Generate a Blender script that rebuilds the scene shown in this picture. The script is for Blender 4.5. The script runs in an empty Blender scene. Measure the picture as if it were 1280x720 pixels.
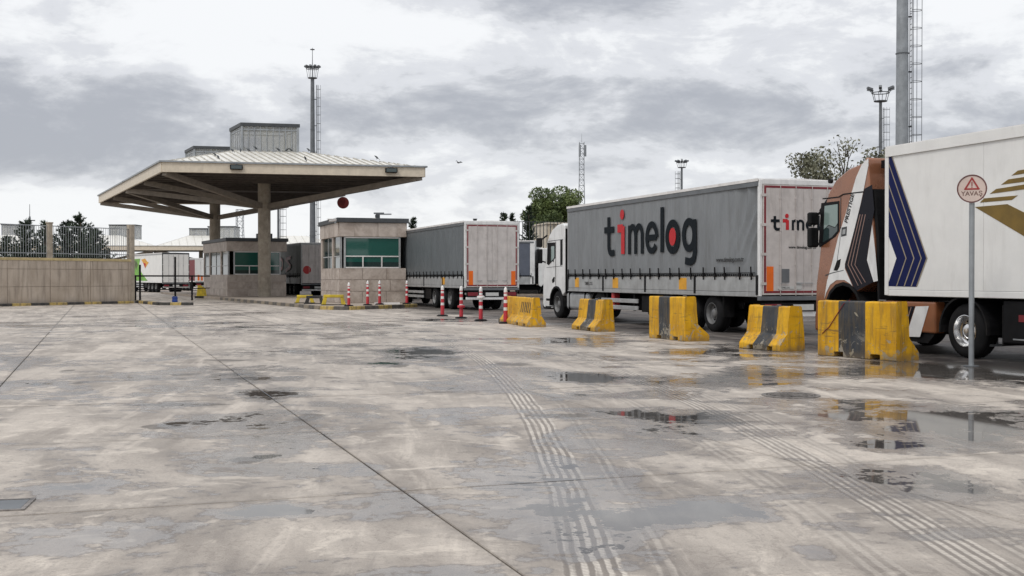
import bpy, bmesh, math, random
from mathutils import Vector, Matrix, noise
PI=math.pi; R=math.radians
random.seed(7)
scene=bpy.context.scene
COL=scene.collection
# ------------------------------------------------------------------ camera
F=1450.0; EYE=1.5; HOR=346.0          # focal length in photo pixels, eye height, horizon row
cam=bpy.data.cameras.new('camera'); cam.sensor_width=36; cam.lens=36*F/1280
cam.clip_start=0.1; cam.clip_end=20000
co=bpy.data.objects.new('camera',cam); COL.objects.link(co)
co.location=(0,0,EYE); co.rotation_euler=(PI/2-math.atan((360-HOR)/F),0,0)
scene.camera=co
scene.view_settings.view_transform='Standard'; scene.view_settings.look='None'
scene.view_settings.exposure=0.32; scene.view_settings.gamma=1.0
scene.cycles.max_bounces=8
# ------------------------------------------------------------------ node helper
class NT:
    def __init__(s,tree):
        s.t=tree; s.n=tree.nodes; s.l=tree.links
    def N(s,typ,**kw):
        n=s.n.new(typ)
        for k,v in kw.items(): setattr(n,k,v)
        return n
    def put(s,sock,v):
        if isinstance(v,bpy.types.NodeSocket): s.l.new(v,sock)
        else:
            try: sock.default_value=v
            except Exception:
                sock.default_value=tuple(v)+(1.0,) if hasattr(v,'__len__') else (v,v,v)
    def m(s,op,a,b=0.0,c=None,clamp=False):
        n=s.N('ShaderNodeMath',operation=op,use_clamp=clamp); s.put(n.inputs[0],a); s.put(n.inputs[1],b)
        if c is not None: s.put(n.inputs[2],c)
        return n.outputs[0]
    def vm(s,op,a,b=(0,0,0)):
        n=s.N('ShaderNodeVectorMath',operation=op); s.put(n.inputs[0],a)
        if op=='SCALE': s.put(n.inputs[3],b)
        else: s.put(n.inputs[1],b)
        return n.outputs[1] if op in('LENGTH','DOT_PRODUCT') else n.outputs[0]
    def noise(s,vec,scale,detail=4,rough=.55,dist=0):
        n=s.N('ShaderNodeTexNoise'); s.put(n.inputs['Vector'],vec); n.inputs['Scale'].default_value=scale
        n.inputs['Detail'].default_value=detail; n.inputs['Roughness'].default_value=rough; n.inputs['Distortion'].default_value=dist
        return n.outputs[0]
    def ss(s,x,a,b,lo=0.0,hi=1.0):
        n=s.N('ShaderNodeMapRange',interpolation_type='SMOOTHSTEP'); s.put(n.inputs[0],x)
        n.inputs[1].default_value=a; n.inputs[2].default_value=b; n.inputs[3].default_value=lo; n.inputs[4].default_value=hi
        return n.outputs[0]
    def mix(s,f,a,b,mode='MIX'):
        n=s.N('ShaderNodeMix',data_type='RGBA',blend_type=mode); s.put(n.inputs[0],f)
        for i,v in((6,a),(7,b)):
            if isinstance(v,bpy.types.NodeSocket): s.l.new(v,n.inputs[i])
            else: n.inputs[i].default_value=tuple(v)[:3]+(1.0,)
        return n.outputs[2]
    def sep(s,v):
        n=s.N('ShaderNodeSeparateXYZ'); s.put(n.inputs[0],v); return n.outputs
    def comb(s,x,y,z):
        n=s.N('ShaderNodeCombineXYZ'); s.put(n.inputs[0],x); s.put(n.inputs[1],y); s.put(n.inputs[2],z); return n.outputs[0]
# ------------------------------------------------------------------ world: overcast cloud deck over a Nishita sky
SUN_EL=R(52); SUN_AZ=R(215)      # compass azimuth from +Y: behind the camera, to its left
w=bpy.data.worlds.new('World'); scene.world=w; w.use_nodes=True
t=NT(w.node_tree); t.n.clear()
out=t.N('ShaderNodeOutputWorld'); bg=t.N('ShaderNodeBackground'); bg.inputs[1].default_value=0.1
sky=t.N('ShaderNodeTexSky'); sky.sky_type='NISHITA'; sky.sun_disc=False; sky.sun_elevation=SUN_EL; sky.sun_rotation=SUN_AZ
D=t.N('ShaderNodeTexCoord').outputs['Generated']
S=t.vm('MULTIPLY',D,(1,1,2.6))
n1=t.noise(S,3.6,8,.60,.35); n2=t.noise(t.vm('ADD',S,(3.1,1.7,.4)),8.5,7,.62,.5); n3=t.noise(t.vm('ADD',S,(7,2,5)),24,5,.6)
val=t.m('ADD',t.m('MULTIPLY',t.m('SUBTRACT',n1,.5),1.5),t.m('ADD',t.m('MULTIPLY',t.m('SUBTRACT',n2,.5),1.1),t.m('MULTIPLY',t.m('SUBTRACT',n3,.5),.5)))
def cblob(px,py,r,asp,amp):
    global val
    v=Vector(((px-640)/F,1,(HOR-py)/F)).normalized(); v.z*=2.6
    d=t.vm('SUBTRACT',S,tuple(v)); d=t.vm('MULTIPLY',d,(1/asp,1,1)); 
    val=t.m('ADD',val,t.m('MULTIPLY',t.ss(t.vm('LENGTH',d),0,r/F,1,0),amp))
for b in [(90,160,300,2.2,-.36),(520,125,230,2.0,-.22),(800,130,300,1.8,-.26),(610,-10,160,2,-.36),(20,-5,200,1.6,-.12),
          (300,60,260,2.2,.28),(330,130,80,1.2,.22),(960,40,200,2.2,.22),(1250,150,260,1.5,-.2),(60,260,170,3,.24),(560,270,170,2.5,.2),(860,200,110,2,.14),(450,10,150,2,.2),(1090,120,120,1.6,.12)]: cblob(*b)
zc=t.sep(D)[2]
val=t.m('ADD',val,t.ss(zc,.0,.11,.24,.06))
n4=t.noise(t.vm('ADD',S,(1,9,5)),48,5,.65); val=t.m('ADD',val,t.m('MULTIPLY',t.m('SUBTRACT',n4,.5),.16)); f=t.ss(val,-.38,.36)
c=t.mix(f,(3.65,3.78,4.15),(7.7,7.78,7.9))
c=t.mix(t.m('MULTIPLY',t.ss(val,-.1,.08),t.ss(val,.22,.02)),c,(6.1,6.2,6.5))
zen=t.ss(zc,.15,1.0,1.0,1.45)
c=t.vm('SCALE',c,zen)
c=t.mix(.06,c,sky.outputs[0])
t.l.new(c,bg.inputs[0]); t.l.new(bg.outputs[0],out.inputs[0])
# ------------------------------------------------------------------ sun (soft, under cloud)
sl=bpy.data.lights.new('sun','SUN'); sl.energy=0.9; sl.angle=R(14); sl.color=(1,.96,.9)
so=bpy.data.objects.new('sun',sl); COL.objects.link(so)
sd=Vector((math.sin(SUN_AZ)*math.cos(SUN_EL),math.cos(SUN_AZ)*math.cos(SUN_EL),math.sin(SUN_EL)))
so.rotation_euler=sd.to_track_quat('Z','Y').to_euler(); so.location=(0,0,60)
# ------------------------------------------------------------------ geometry of the place
TH=R(19.55)                       # the lorry lane runs this far left of straight ahead
CT,ST=math.cos(TH),math.sin(TH)
def gp(px,py):
    Y=EYE*F/(py-HOR); return ((px-640)/F*Y,Y)
def at(px,py,Y): return ((px-640)/F*Y,Y,EYE-(py-HOR)/F*Y)
def UV(u,v): return (CT*u-ST*v, ST*u+CT*v)
def side(px,py,u0):               # a point of the lane-parallel plane u=u0 -> (distance along lane, height)
    k=(px-640)/F; q=u0/(CT*k+ST); return (q*(-ST*k+CT), EYE-(py-HOR)/F*q)
# ------------------------------------------------------------------ mesh builder
class MB:
    def __init__(s): s.v=[]; s.f=[]; s.mi=[]; s.k=0; s.sm=False
    def add(s,vs,fs,k=None):
        o=len(s.v); s.v+= [tuple(p) for p in vs]; s.f+=[tuple(i+o for i in f) for f in fs]; s.mi+=[s.k if k is None else k]*len(fs); return s
    def box(s,x0,x1,y0,y1,z0,z1,k=None):
        if x0>x1:x0,x1=x1,x0
        if y0>y1:y0,y1=y1,y0
        if z0>z1:z0,z1=z1,z0
        return s.add([(x0,y0,z0),(x1,y0,z0),(x1,y1,z0),(x0,y1,z0),(x0,y0,z1),(x1,y0,z1),(x1,y1,z1),(x0,y1,z1)],
              [(0,3,2,1),(4,5,6,7),(0,1,5,4),(1,2,6,5),(2,3,7,6),(3,0,4,7)],k)
    def bar(s,a,b,w,h=None,k=None):           # box beam between two points
        a=Vector(a);b=Vector(b);h=h or w;d=(b-a).normalized(); up=Vector((0,0,1)) if abs(d.z)<.95 else Vector((0,1,0))
        x=d.cross(up).normalized()*w/2; y=x.cross(d).normalized()*h/2
        vs=[p+i*x+j*y for p in(a,b) for i,j in((-1,-1),(1,-1),(1,1),(-1,1))]
        return s.add(vs,[(0,1,2,3),(7,6,5,4),(0,4,5,1),(1,5,6,2),(2,6,7,3),(3,7,4,0)],k)
    def cyl(s,a,b,r0,r1=None,n=12,k=None,cap=True):
        a=Vector(a);b=Vector(b); r1=r0 if r1 is None else r1; d=(b-a).normalized(); up=Vector((0,0,1)) if abs(d.z)<.95 else Vector((1,0,0))
        x=d.cross(up).normalized(); y=d.cross(x).normalized()
        vs=[p+r*(math.cos(2*PI*i/n)*x+math.sin(2*PI*i/n)*y) for p,r in((a,r0),(b,r1)) for i in range(n)]
        fs=[(i,(i+1)%n,n+(i+1)%n,n+i) for i in range(n)]
        if cap: fs+=[tuple(range(n-1,-1,-1)),tuple(range(n,2*n))]
        return s.add(vs,fs,k)
    def tube(s,pts,r,n=6,k=None):
        for a,b in zip(pts,pts[1:]): s.cyl(a,b,r,r,n,k)
        return s
    def lathe(s,prof,c=(0,0,0),ax='z',n=20,k=None,cap=(1,1)):  # prof: (radius, height)
        vs=[]
        for r,h in prof:
            for i in range(n):
                a=2*PI*i/n; p=(r*math.cos(a),r*math.sin(a),h)
                if ax=='x': p=(h,r*math.cos(a),r*math.sin(a))
                if ax=='y': p=(r*math.cos(a),h,r*math.sin(a))
                vs.append((p[0]+c[0],p[1]+c[1],p[2]+c[2]))
        fs=[(j*n+i,j*n+(i+1)%n,(j+1)*n+(i+1)%n,(j+1)*n+i) for j in range(len(prof)-1) for i in range(n)]
        fs+=([tuple(range(n))] if cap[0] else [])+([tuple(range((len(prof)-1)*n,len(prof)*n))] if cap[1] else [])
        return s.add(vs,fs,k)
    def prism(s,poly,a,b,ax='x',k=None):       # poly in the plane perpendicular to ax
        def P(p,h):
            return {'x':(h,p[0],p[1]),'y':(p[0],h,p[1]),'z':(p[0],p[1],h)}[ax]
        n=len(poly); vs=[P(p,a) for p in poly]+[P(p,b) for p in poly]
        fs=[tuple(range(n)),tuple(range(2*n-1,n-1,-1))]+[(i,n+i,n+(i+1)%n,(i+1)%n) for i in range(n)]
        return s.add(vs,fs,k)
    def mesh(s,name,mats):
        me=bpy.data.meshes.new(name); me.from_pydata(s.v,[],s.f)
        for m in (mats if isinstance(mats,(list,tuple)) else [mats]): me.materials.append(m)
        if any(s.mi): me.polygons.foreach_set('material_index',s.mi)
        bm=bmesh.new(); bm.from_mesh(me); bmesh.ops.recalc_face_normals(bm,faces=bm.faces); bm.to_mesh(me); bm.free()
        me.update(); return me
def link(name,me,parent=None,loc=None,rot=None):
    o=bpy.data.objects.new(name,me); COL.objects.link(o)
    if parent: o.parent=parent
    if loc is not None: o.location=loc
    if rot is not None: o.rotation_euler=rot if hasattr(rot,'__len__') else (0,0,rot)
    return o
def part(name,mb,mat,parent,bev=0,smooth=False,seg=2,loc=None,rot=None,kind=None,label=None):
    o=link(name,mb.mesh(name,mat),parent,loc,rot)
    if bev:
        b=o.modifiers.new('bevel','BEVEL'); b.width=bev; b.segments=seg; b.limit_method='ANGLE'; b.angle_limit=R(35)
    if smooth: shade(o,smooth)
    if kind: o['kind']=kind
    if label: o['label']=label
    return o
def shade(o,ang=40):
    me=o.data
    for p in me.polygons: p.use_smooth=True
    bm=bmesh.new(); bm.from_mesh(me); lim=R(ang if ang is not True else 40)
    for e in bm.edges:
        if len(e.link_faces)==2: e.smooth = e.calc_face_angle(0)<lim
    bm.to_mesh(me); bm.free()
def thing(name,label,cat,loc=(0,0,0),rot=0,group=None):
    o=bpy.data.objects.new(name,None); COL.objects.link(o); o.location=loc if len(loc)==3 else (loc[0],loc[1],0)
    o.rotation_euler=(0,0,rot); o['label']=label; o['category']=cat
    if group: o['group']=group
    return o
def tag(o,label,cat,group=None):
    o['label']=label; o['category']=cat
    if group: o['group']=group
    return o
def copy_tree(o,parent=None):
    c=o.copy(); COL.objects.link(c); c.parent=parent
    for ch in list(o.children): copy_tree(ch,c)
    return c
def struct(name,mb,mat,**k):
    o=part(name,mb,mat,None,**k); o['kind']='structure'; return o
# ------------------------------------------------------------------ materials
MATS={}
def mat(name,col,rough=.5,metal=0,var=.12,scale=3,bump=0,bscale=40,coat=0,grime=0,gcol=(.10,.085,.07),spec=.5,stretch=(1,1,1),bdist=.01):
    if name in MATS: return MATS[name]
    m=bpy.data.materials.new(name); m.use_nodes=True; t=NT(m.node_tree); b=t.n['Principled BSDF']
    O=t.vm('MULTIPLY',t.N('ShaderNodeTexCoord').outputs['Object'],stretch)
    nz=t.noise(O,scale,5,.6); 
    dark=tuple(x*(1-var*2) for x in col); lite=tuple(min(1,x*(1+var*1.0)) for x in col)
    c=t.mix(t.ss(nz,.3,.7),dark,lite)
    r=t.m('ADD',t.m('MULTIPLY',t.m('SUBTRACT',nz,.5),.25),rough,clamp=True)
    if grime:
        g=t.m('MULTIPLY',t.ss(t.noise(t.vm('MULTIPLY',O,(1.5,1.5,.35)),2.2,8,.68,.4),.46,.74),grime)
        c=t.mix(g,c,gcol); r=t.m('ADD',r,t.m('MULTIPLY',g,.3),clamp=True)
    t.put(b.inputs['Base Color'],c); t.put(b.inputs['Roughness'],r)
    b.inputs['Metallic'].default_value=metal; b.inputs['Specular IOR Level'].default_value=spec
    if coat: b.inputs['Coat Weight'].default_value=coat; b.inputs['Coat Roughness'].default_value=.08
    if bump:
        bn=t.N('ShaderNodeBump'); bn.inputs['Strength'].default_value=bump; bn.inputs['Distance'].default_value=bdist
        t.put(bn.inputs['Height'],t.noise(O,bscale,4,.6)); t.l.new(bn.outputs[0],b.inputs['Normal'])
    MATS[name]=m; return m
M=dict(
 white=mat('white_paint',(.74,.74,.73),.35,var=.04,grime=.25,coat=.3),
 boxwhite=mat('white_panel',(.78,.775,.75),.4,var=.03,scale=1.2,grime=.14,gcol=(.3,.28,.25)),
 doorwhite=mat('pale_door',(.56,.52,.495),.5,var=.06,grime=.4,gcol=(.25,.22,.2)),
 curtain=mat('grey_tarpaulin',(.20,.212,.222),.5,var=.07,scale=1.5,grime=.45,gcol=(.12,.12,.115),bump=.9,bscale=2.2,bdist=.05,stretch=(1,1.3,.4)),
 curtain2=mat('dark_grey_tarpaulin',(.115,.13,.14),.5,var=.06,scale=1.5,grime=.3,gcol=(.08,.08,.08),bump=.9,bscale=2.0,bdist=.05,stretch=(1,1.3,.4)),
 curtain3=mat('slate_tarpaulin',(.10,.115,.15),.55,var=.06,grime=.2),
 curtain4=mat('dark_green_tarpaulin',(.06,.08,.065),.5,var=.08,grime=.2),
 alu=mat('grey_aluminium',(.42,.43,.43),.45,.35,var=.08,grime=.4,gcol=(.18,.17,.16)),
 galv=mat('galvanised_steel',(.33,.35,.365),.5,.5,var=.1,scale=2),
 galvd=mat('dark_galvanised_steel',(.16,.17,.18),.5,.4,var=.1,scale=2),
 black=mat('black_plastic',(.008,.008,.009),.6,spec=.15,var=.15,grime=.3,gcol=(.06,.055,.05)),
 chassis=mat('chassis_black',(.008,.008,.009),.7,spec=.15,var=.2,grime=.3,gcol=(.022,.02,.018)),
 rubber=mat('tyre_rubber',(.013,.013,.014),.85,var=.2,spec=.2,grime=.4,gcol=(.035,.032,.03),bump=.3),
 rim=mat('steel_rim',(.75,.75,.75),.22,.9,var=.1,grime=.2),
 rimdark=mat('dirty_rim',(.20,.20,.20),.5,.4,var=.1,grime=.5),
 red=mat('red_paint',(.42,.03,.03),.45,var=.1),
 maroon=mat('maroon_tape',(.19,.012,.02),.5,var=.1),
 lred=mat('lettering_red',(.50,.022,.028),.6,spec=.3,var=.05),
 ldark=mat('lettering_dark',(.010,.014,.018),.75,spec=.12,var=.05),
 lblack=mat('lettering_black',(.015,.015,.016),.5,var=.05),
 orange=mat('orange_reflector',(.82,.15,.005),.4,var=.05),
 amber=mat('amber_tape',(.75,.36,.02),.5,var=.08,grime=.2),
 copper=mat('copper_paint',(.30,.125,.065),.28,.35,var=.06,coat=.6,grime=.12),
 copperd=mat('brown_fairing_paint',(.28,.10,.04),.35,.2,var=.08,coat=.4,grime=.3),
 navy=mat('navy_print',(.006,.011,.07),.6,spec=.15,var=.05),
 nightblue=mat('dark_blue_print',(.010,.010,.016),.3,var=.05,spec=.12),
 gold=mat('gold_print',(.20,.125,.022),.5,.2,var=.1),
 goldl=mat('fine_gold_line',(.30,.25,.18),.5,var=.1),
 pink=mat('fine_copper_line',(.28,.17,.14),.5,var=.1),
 cream=mat('cream_fascia_metal',(.66,.58,.46),.5,var=.05,grime=.25,gcol=(.35,.3,.24)),
 roofm=mat('pale_roof_sheet',(.78,.76,.70),.45,.1,var=.06,grime=.2,gcol=(.4,.37,.32)),
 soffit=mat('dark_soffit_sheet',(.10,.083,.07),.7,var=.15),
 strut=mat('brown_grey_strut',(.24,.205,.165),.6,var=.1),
 column=mat('column_concrete',(.36,.31,.245),.8,var=.12,bump=.4,bscale=12,grime=.4,gcol=(.16,.13,.10)),
 charcoal=mat('charcoal_trim',(.05,.055,.06),.55,var=.1),
 kblack=mat('kerb_black_paint',(.035,.034,.032),.7,var=.2,grime=.7,gcol=(.11,.095,.08)),
 kyellow=mat('kerb_yellow_paint',(.44,.32,.10),.7,var=.2,grime=.9,gcol=(.15,.125,.095)),
 yellow=mat('bright_yellow_paint',(.62,.46,.03),.55,var=.1,grime=.5,gcol=(.12,.1,.05)),
 greenp=mat('bright_green_print',(.16,.42,.04),.5,var=.2,scale=1),
 plate=mat('number_plate',(.55,.55,.53),.5,var=.05),
 bark=mat('bark',(.09,.07,.05),.9,var=.2,bump=.5),
 blue=mat('blue_plastic',(.02,.06,.28),.5),
 redp=mat('bollard_red',(.50,.03,.045),.5,var=.1,grime=.25),
 whitep=mat('bollard_white',(.75,.73,.71),.5,var=.05,grime=.15),
)
def glass_mat(name,col,rough=.06):
    m=bpy.data.materials.new(name); m.use_nodes=True; b=m.node_tree.nodes['Principled BSDF']
    b.inputs['Base Color'].default_value=col+(1,); b.inputs['Roughness'].default_value=rough; b.inputs['Specular IOR Level'].default_value=.8
    return m
M['cabglass']=glass_mat('cab_window_glass',(.03,.05,.05))
M['cabglassl']=glass_mat('pale_cab_window_glass',(.20,.27,.25),.15)
M['boothglass']=glass_mat('green_booth_glass',(.012,.085,.066),.05)
M['booth_dark']=glass_mat('dark_booth_glass',(.012,.03,.028),.05)
# clear polycarbonate of the roof lantern
def lantern_mat():
    m=bpy.data.materials.new('lantern_polycarbonate'); m.use_nodes=True; t=NT(m.node_tree); b=t.n['Principled BSDF']
    O=t.N('ShaderNodeTexCoord').outputs['Object']
    t.put(b.inputs['Base Color'],t.mix(t.ss(t.noise(O,.8,4),.35,.65),(.42,.43,.44),(.48,.48,.44))); b.inputs['Roughness'].default_value=.25
    tr=t.N('ShaderNodeBsdfTransparent'); mx=t.N('ShaderNodeMixShader'); mx.inputs[0].default_value=.36
    t.l.new(tr.outputs[0],mx.inputs[1]); t.l.new(b.outputs[0],mx.inputs[2]); t.l.new(mx.outputs[0],t.n['Material Output'].inputs[0])
    return m
M['lantern']=lantern_mat()
def stone_mat():
    m=bpy.data.materials.new('beige_stone_cladding'); m.use_nodes=True; t=NT(m.node_tree); b=t.n['Principled BSDF']
    P=t.N('ShaderNodeNewGeometry').outputs['Position']; rnd=t.N('ShaderNodeObjectInfo').outputs['Random']
    a=t.noise(t.vm('ADD',P,t.vm('SCALE',(7,3,5),rnd)),.9,7,.62,1.4); bz=t.noise(P,9,5,.6)
    c=t.mix(t.ss(a,.3,.7),(.33,.27,.225),(.56,.49,.43)); c=t.mix(t.m('MULTIPLY',t.ss(bz,.4,.8),.35),c,(.22,.17,.14))
    c=t.mix(t.m('MULTIPLY',rnd,.22),c,(.24,.20,.175))
    t.put(b.inputs['Base Color'],c); b.inputs['Roughness'].default_value=.55
    bn=t.N('ShaderNodeBump'); bn.inputs['Strength'].default_value=.2; bn.inputs['Distance'].default_value=.01; t.put(bn.inputs['Height'],bz); t.l.new(bn.outputs[0],b.inputs['Normal'])
    return m
M['stone']=stone_mat()
def wall_mat():
    m=bpy.data.materials.new('cast_concrete_wall'); m.use_nodes=True; t=NT(m.node_tree); b=t.n['Principled BSDF']
    P=t.N('ShaderNodeNewGeometry').outputs['Position']; rnd=t.N('ShaderNodeObjectInfo').outputs['Random']
    a=t.noise(t.vm('MULTIPLY',P,(1,1,.5)),.8,7,.6,.4); st=t.noise(t.vm('MULTIPLY',P,(3,3,.25)),1.6,6,.65); z=t.sep(P)[2]
    c=t.mix(t.ss(a,.3,.7),(.38,.315,.25),(.54,.465,.385)); c=t.mix(t.m('MULTIPLY',t.ss(st,.45,.70),.7),c,(.20,.165,.135))
    c=t.mix(t.m('MULTIPLY',t.ss(t.m('ADD',z,t.m('MULTIPLY',st,.5)),.75,.2),.5),c,(.2,.16,.13))
    c=t.mix(t.m('MULTIPLY',rnd,.12),c,(.25,.21,.18))
    t.put(b.inputs['Base Color'],c); b.inputs['Roughness'].default_value=.85
    bn=t.N('ShaderNodeBump'); bn.inputs['Strength'].default_value=.3; bn.inputs['Distance'].default_value=.01; t.put(bn.inputs['Height'],t.noise(P,14,5)); t.l.new(bn.outputs[0],b.inputs['Normal'])
    return m
M['wallc']=wall_mat()
def barrier_mat(name,dark):
    m=bpy.data.materials.new(name); m.use_nodes=True; t=NT(m.node_tree); b=t.n['Principled BSDF']
    P=t.N('ShaderNodeNewGeometry').outputs['Position']; z=t.sep(P)[2]
    a=t.noise(P,2.2,6,.6,.3); ch=t.noise(P,7,7,.62,.6); st=t.noise(t.vm('MULTIPLY',P,(5,5,.6)),2.2,6,.65)
    c=t.mix(t.ss(a,.3,.7),(.032,.036,.042) if dark else (.56,.285,.010),(.06,.065,.072) if dark else (.76,.42,.016))
    c=t.mix(t.m('MULTIPLY',t.ss(st,.44,.70),.6),c,(.14,.10,.05))                       # rain streaks and soot
    sc_=t.noise(t.vm('MULTIPLY',P,(1.2,1.2,9)),1.5,5,.7); c=t.mix(t.m('MULTIPLY',t.m('MULTIPLY',t.ss(sc_,.56,.66),t.m('MULTIPLY',t.ss(z,.15,.3),t.ss(z,.8,.55))),.6),c,(.07,.06,.045))
    low=t.ss(z,.05,.62,1,0)
    thr=t.m('ADD',ch,t.m('MULTIPLY',low,.10))
    c=t.mix(t.m('MULTIPLY',t.ss(thr,.652,.675),.8),c,(.36,.32,.24)); bp=t.noise(t.vm('ADD',P,(4,4,9)),3.1,6,.7,.8); c=t.mix(t.m('MULTIPLY',t.m('MULTIPLY',t.ss(bp,(.55 if dark else .60),(.58 if dark else .64)),low),.85),c,(.33,.30,.245)); c=t.mix(t.m('MULTIPLY',t.ss(t.noise(P,14,4,.7),.66,.72),.6),c,(.08,.065,.045))                                          # chipped to bare concrete
    c=t.mix(t.m('MULTIPLY',t.ss(t.m('ADD',z,t.m('MULTIPLY',a,.35)),.36,.14),.62),c,(.15,.115,.075))  # road dirt at the foot
    t.put(b.inputs['Base Color'],c); b.inputs['Roughness'].default_value=.55; b.inputs['Specular IOR Level'].default_value=.25
    bn=t.N('ShaderNodeBump'); bn.inputs['Strength'].default_value=.5; bn.inputs['Distance'].default_value=.012
    t.put(bn.inputs['Height'],t.m('ADD',t.m('MULTIPLY',t.noise(P,22,5),.6),t.ss(thr,.68,.65))); t.l.new(bn.outputs[0],b.inputs['Normal'])
    return m
M['by']=barrier_mat('yellow_barrier_paint',False); M['bk']=barrier_mat('black_barrier_paint',True)
def leaf_mat(name,c1,c2,scale=.8):
    m=bpy.data.materials.new(name); m.use_nodes=True; t=NT(m.node_tree); b=t.n['Principled BSDF']
    P=t.N('ShaderNodeNewGeometry').outputs['Position']
    t.put(b.inputs['Base Color'],t.mix(t.ss(t.noise(P,scale,4,.7),.35,.65),c1,c2)); b.inputs['Roughness'].default_value=.6
    return m
M['leafd']=leaf_mat('dark_green_leaves',(.045,.07,.022),(.17,.22,.07))
M['leafg']=leaf_mat('olive_grey_leaves',(.08,.085,.05),(.27,.265,.18),1.8)
M['needle']=leaf_mat('conifer_needles',(.014,.028,.016),(.05,.075,.04),1.2)
# ------------------------------------------------------------------ ground
def ground_mat(name,far):
    m=bpy.data.materials.new(name); m.use_nodes=True; t=NT(m.node_tree); b=t.n['Principled BSDF']
    P=t.N('ShaderNodeNewGeometry').outputs['Position']; X,Y,_=t.sep(P)
    u=t.m('ADD',t.m('MULTIPLY',X,CT),t.m('MULTIPLY',Y,ST)); v=t.m('ADD',t.m('MULTIPLY',X,-ST),t.m('MULTIPLY',Y,CT))
    big=t.noise(P,.17,5,.55,.6); mid=t.noise(t.vm('ADD',P,(31,7,2)),.75,7,.62,.8); fin=t.noise(P,5.5,7,.65); grit=t.noise(P,55,4,.7)
    sw=t.noise(t.vm('MULTIPLY',t.comb(u,v,0),(1.0,.28,1)),1.1,7,.6,.7)         # sweeps along the lanes
    # wetness: lots of soft film, fewer puddles
    wet=t.m('ADD',t.m('MULTIPLY',big,.42),t.m('ADD',t.m('MULTIPLY',mid,.44),t.m('MULTIPLY',fin,.22)))
    wet=t.m('ADD',t.m('MULTIPLY',t.m('SUBTRACT',wet,.5),1.3),.488)
    def blob(px,py,hw,hh,amp):
        nonlocal wet
        cx,cy=gp(px,py); rx=hw*cy/F; ry=hh*cy*cy/(EYE*F)
        d=t.vm('MULTIPLY',t.vm('SUBTRACT',P,(cx,cy,0)),(1/rx,1/ry,0))
        wet=t.m('ADD',wet,t.m('MULTIPLY',t.ss(t.vm('LENGTH',d),.15,1.45,1,0),amp))
    for q in [(1120,522,170,30,.135),(1235,545,80,45,.10),(1110,556,62,10,.13),(960,466,95,10,.14),(1190,466,130,12,.17),(820,522,120,14,.13),
              (735,471,45,8,.15),(345,492,60,9,.13),(215,506,60,6,.14),(210,530,30,5,.12),(330,640,70,12,.15),(900,640,85,16,.12),(810,645,60,10,.11),(1018,690,34,12,.17),
              (90,600,90,20,.09),(730,640,120,40,.07),(60,675,120,30,.09),(1190,605,110,22,.10),(520,440,50,8,.13),(1050,590,80,12,.09),(640,600,80,20,.06),
              (150,560,120,20,.06),(900,440,110,8,.13),(430,585,60,10,.06),(330,572,20,4,.1),(480,455,30,4,.12),(690,520,50,8,.06),
              (250,430,200,20,-.06),(480,560,90,30,-.07),(560,660,100,40,-.08),(1050,690,200,40,-.05),(980,430,60,4,.1)]: blob(*q)
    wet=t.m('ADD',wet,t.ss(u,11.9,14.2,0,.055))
    wet=t.m('ADD',wet,t.ss(v,26,60,0,-.05))
    damp=t.ss(wet,.485,.60); film=t.ss(wet,.562,.578); pud=t.ss(wet,.640,.652)
    edge=t.m('MAXIMUM',t.m('MULTIPLY',t.ss(wet,.552,.566),t.ss(wet,.584,.568)),t.m('MULTIPLY',t.m('MULTIPLY',t.ss(wet,.470,.476),t.ss(wet,.490,.480)),.5))                 # dark drying edge
    c=t.mix(t.ss(sw,.30,.66),(.235,.205,.18),(.515,.46,.40)); m2=t.noise(t.vm('ADD',P,(9,80,4)),2.3,7,.68,1.0); c=t.mix(t.m('MULTIPLY',t.ss(m2,.42,.30),.45),c,(.20,.175,.155))
    c=t.mix(t.ss(mid,.40,.68,0,.5),c,(.30,.265,.235))
    c=t.mix(t.m('MULTIPLY',t.ss(fin,.35,.75),.35),c,(.52,.475,.42))
    g2=t.noise(P,120,3,.7); c=t.mix(t.m('MULTIPLY',t.ss(grit,.50,.72),.5),c,(.15,.135,.12)); c=t.mix(t.m('MULTIPLY',t.ss(g2,.54,.72),.45),c,(.70,.65,.59)); c=t.mix(t.m('MULTIPLY',t.ss(t.noise(P,18,5,.75),.60,.72),.4),c,(.14,.125,.11))
    wh=t.noise(t.vm('ADD',P,(5,50,9)),1.7,8,.7,1.2)
    c=t.mix(t.m('MULTIPLY',t.ss(wh,.53,.64),.62),c,(.65,.585,.505))
    stk=t.noise(t.vm('MULTIPLY',t.comb(t.m('ADD',X,t.m('MULTIPLY',t.m('MULTIPLY',Y,Y),.004)),Y,0),(2.2,.20,1)),1.6,7,.66,.5)
    c=t.mix(t.m('MULTIPLY',t.ss(stk,.52,.68),.5),c,(.64,.575,.50)); c=t.mix(t.m('MULTIPLY',t.ss(stk,.46,.32),.42),c,(.23,.205,.185))
    # oil drips
    oil=t.noise(t.vm('ADD',P,(50,3,2)),.9,3,.5); c=t.mix(t.m('MULTIPLY',t.ss(oil,.70,.78),.6),c,(.07,.06,.055))
    rnd=t.N('ShaderNodeObjectInfo').outputs['Random']
    if not far: c=t.mix(t.m('MULTIPLY',rnd,.16),c,(.25,.23,.21))
    # tyre tracks: pale scrubbed ribs along two turning curves, plus straight fainter ones
    tr=None; env=None
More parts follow.
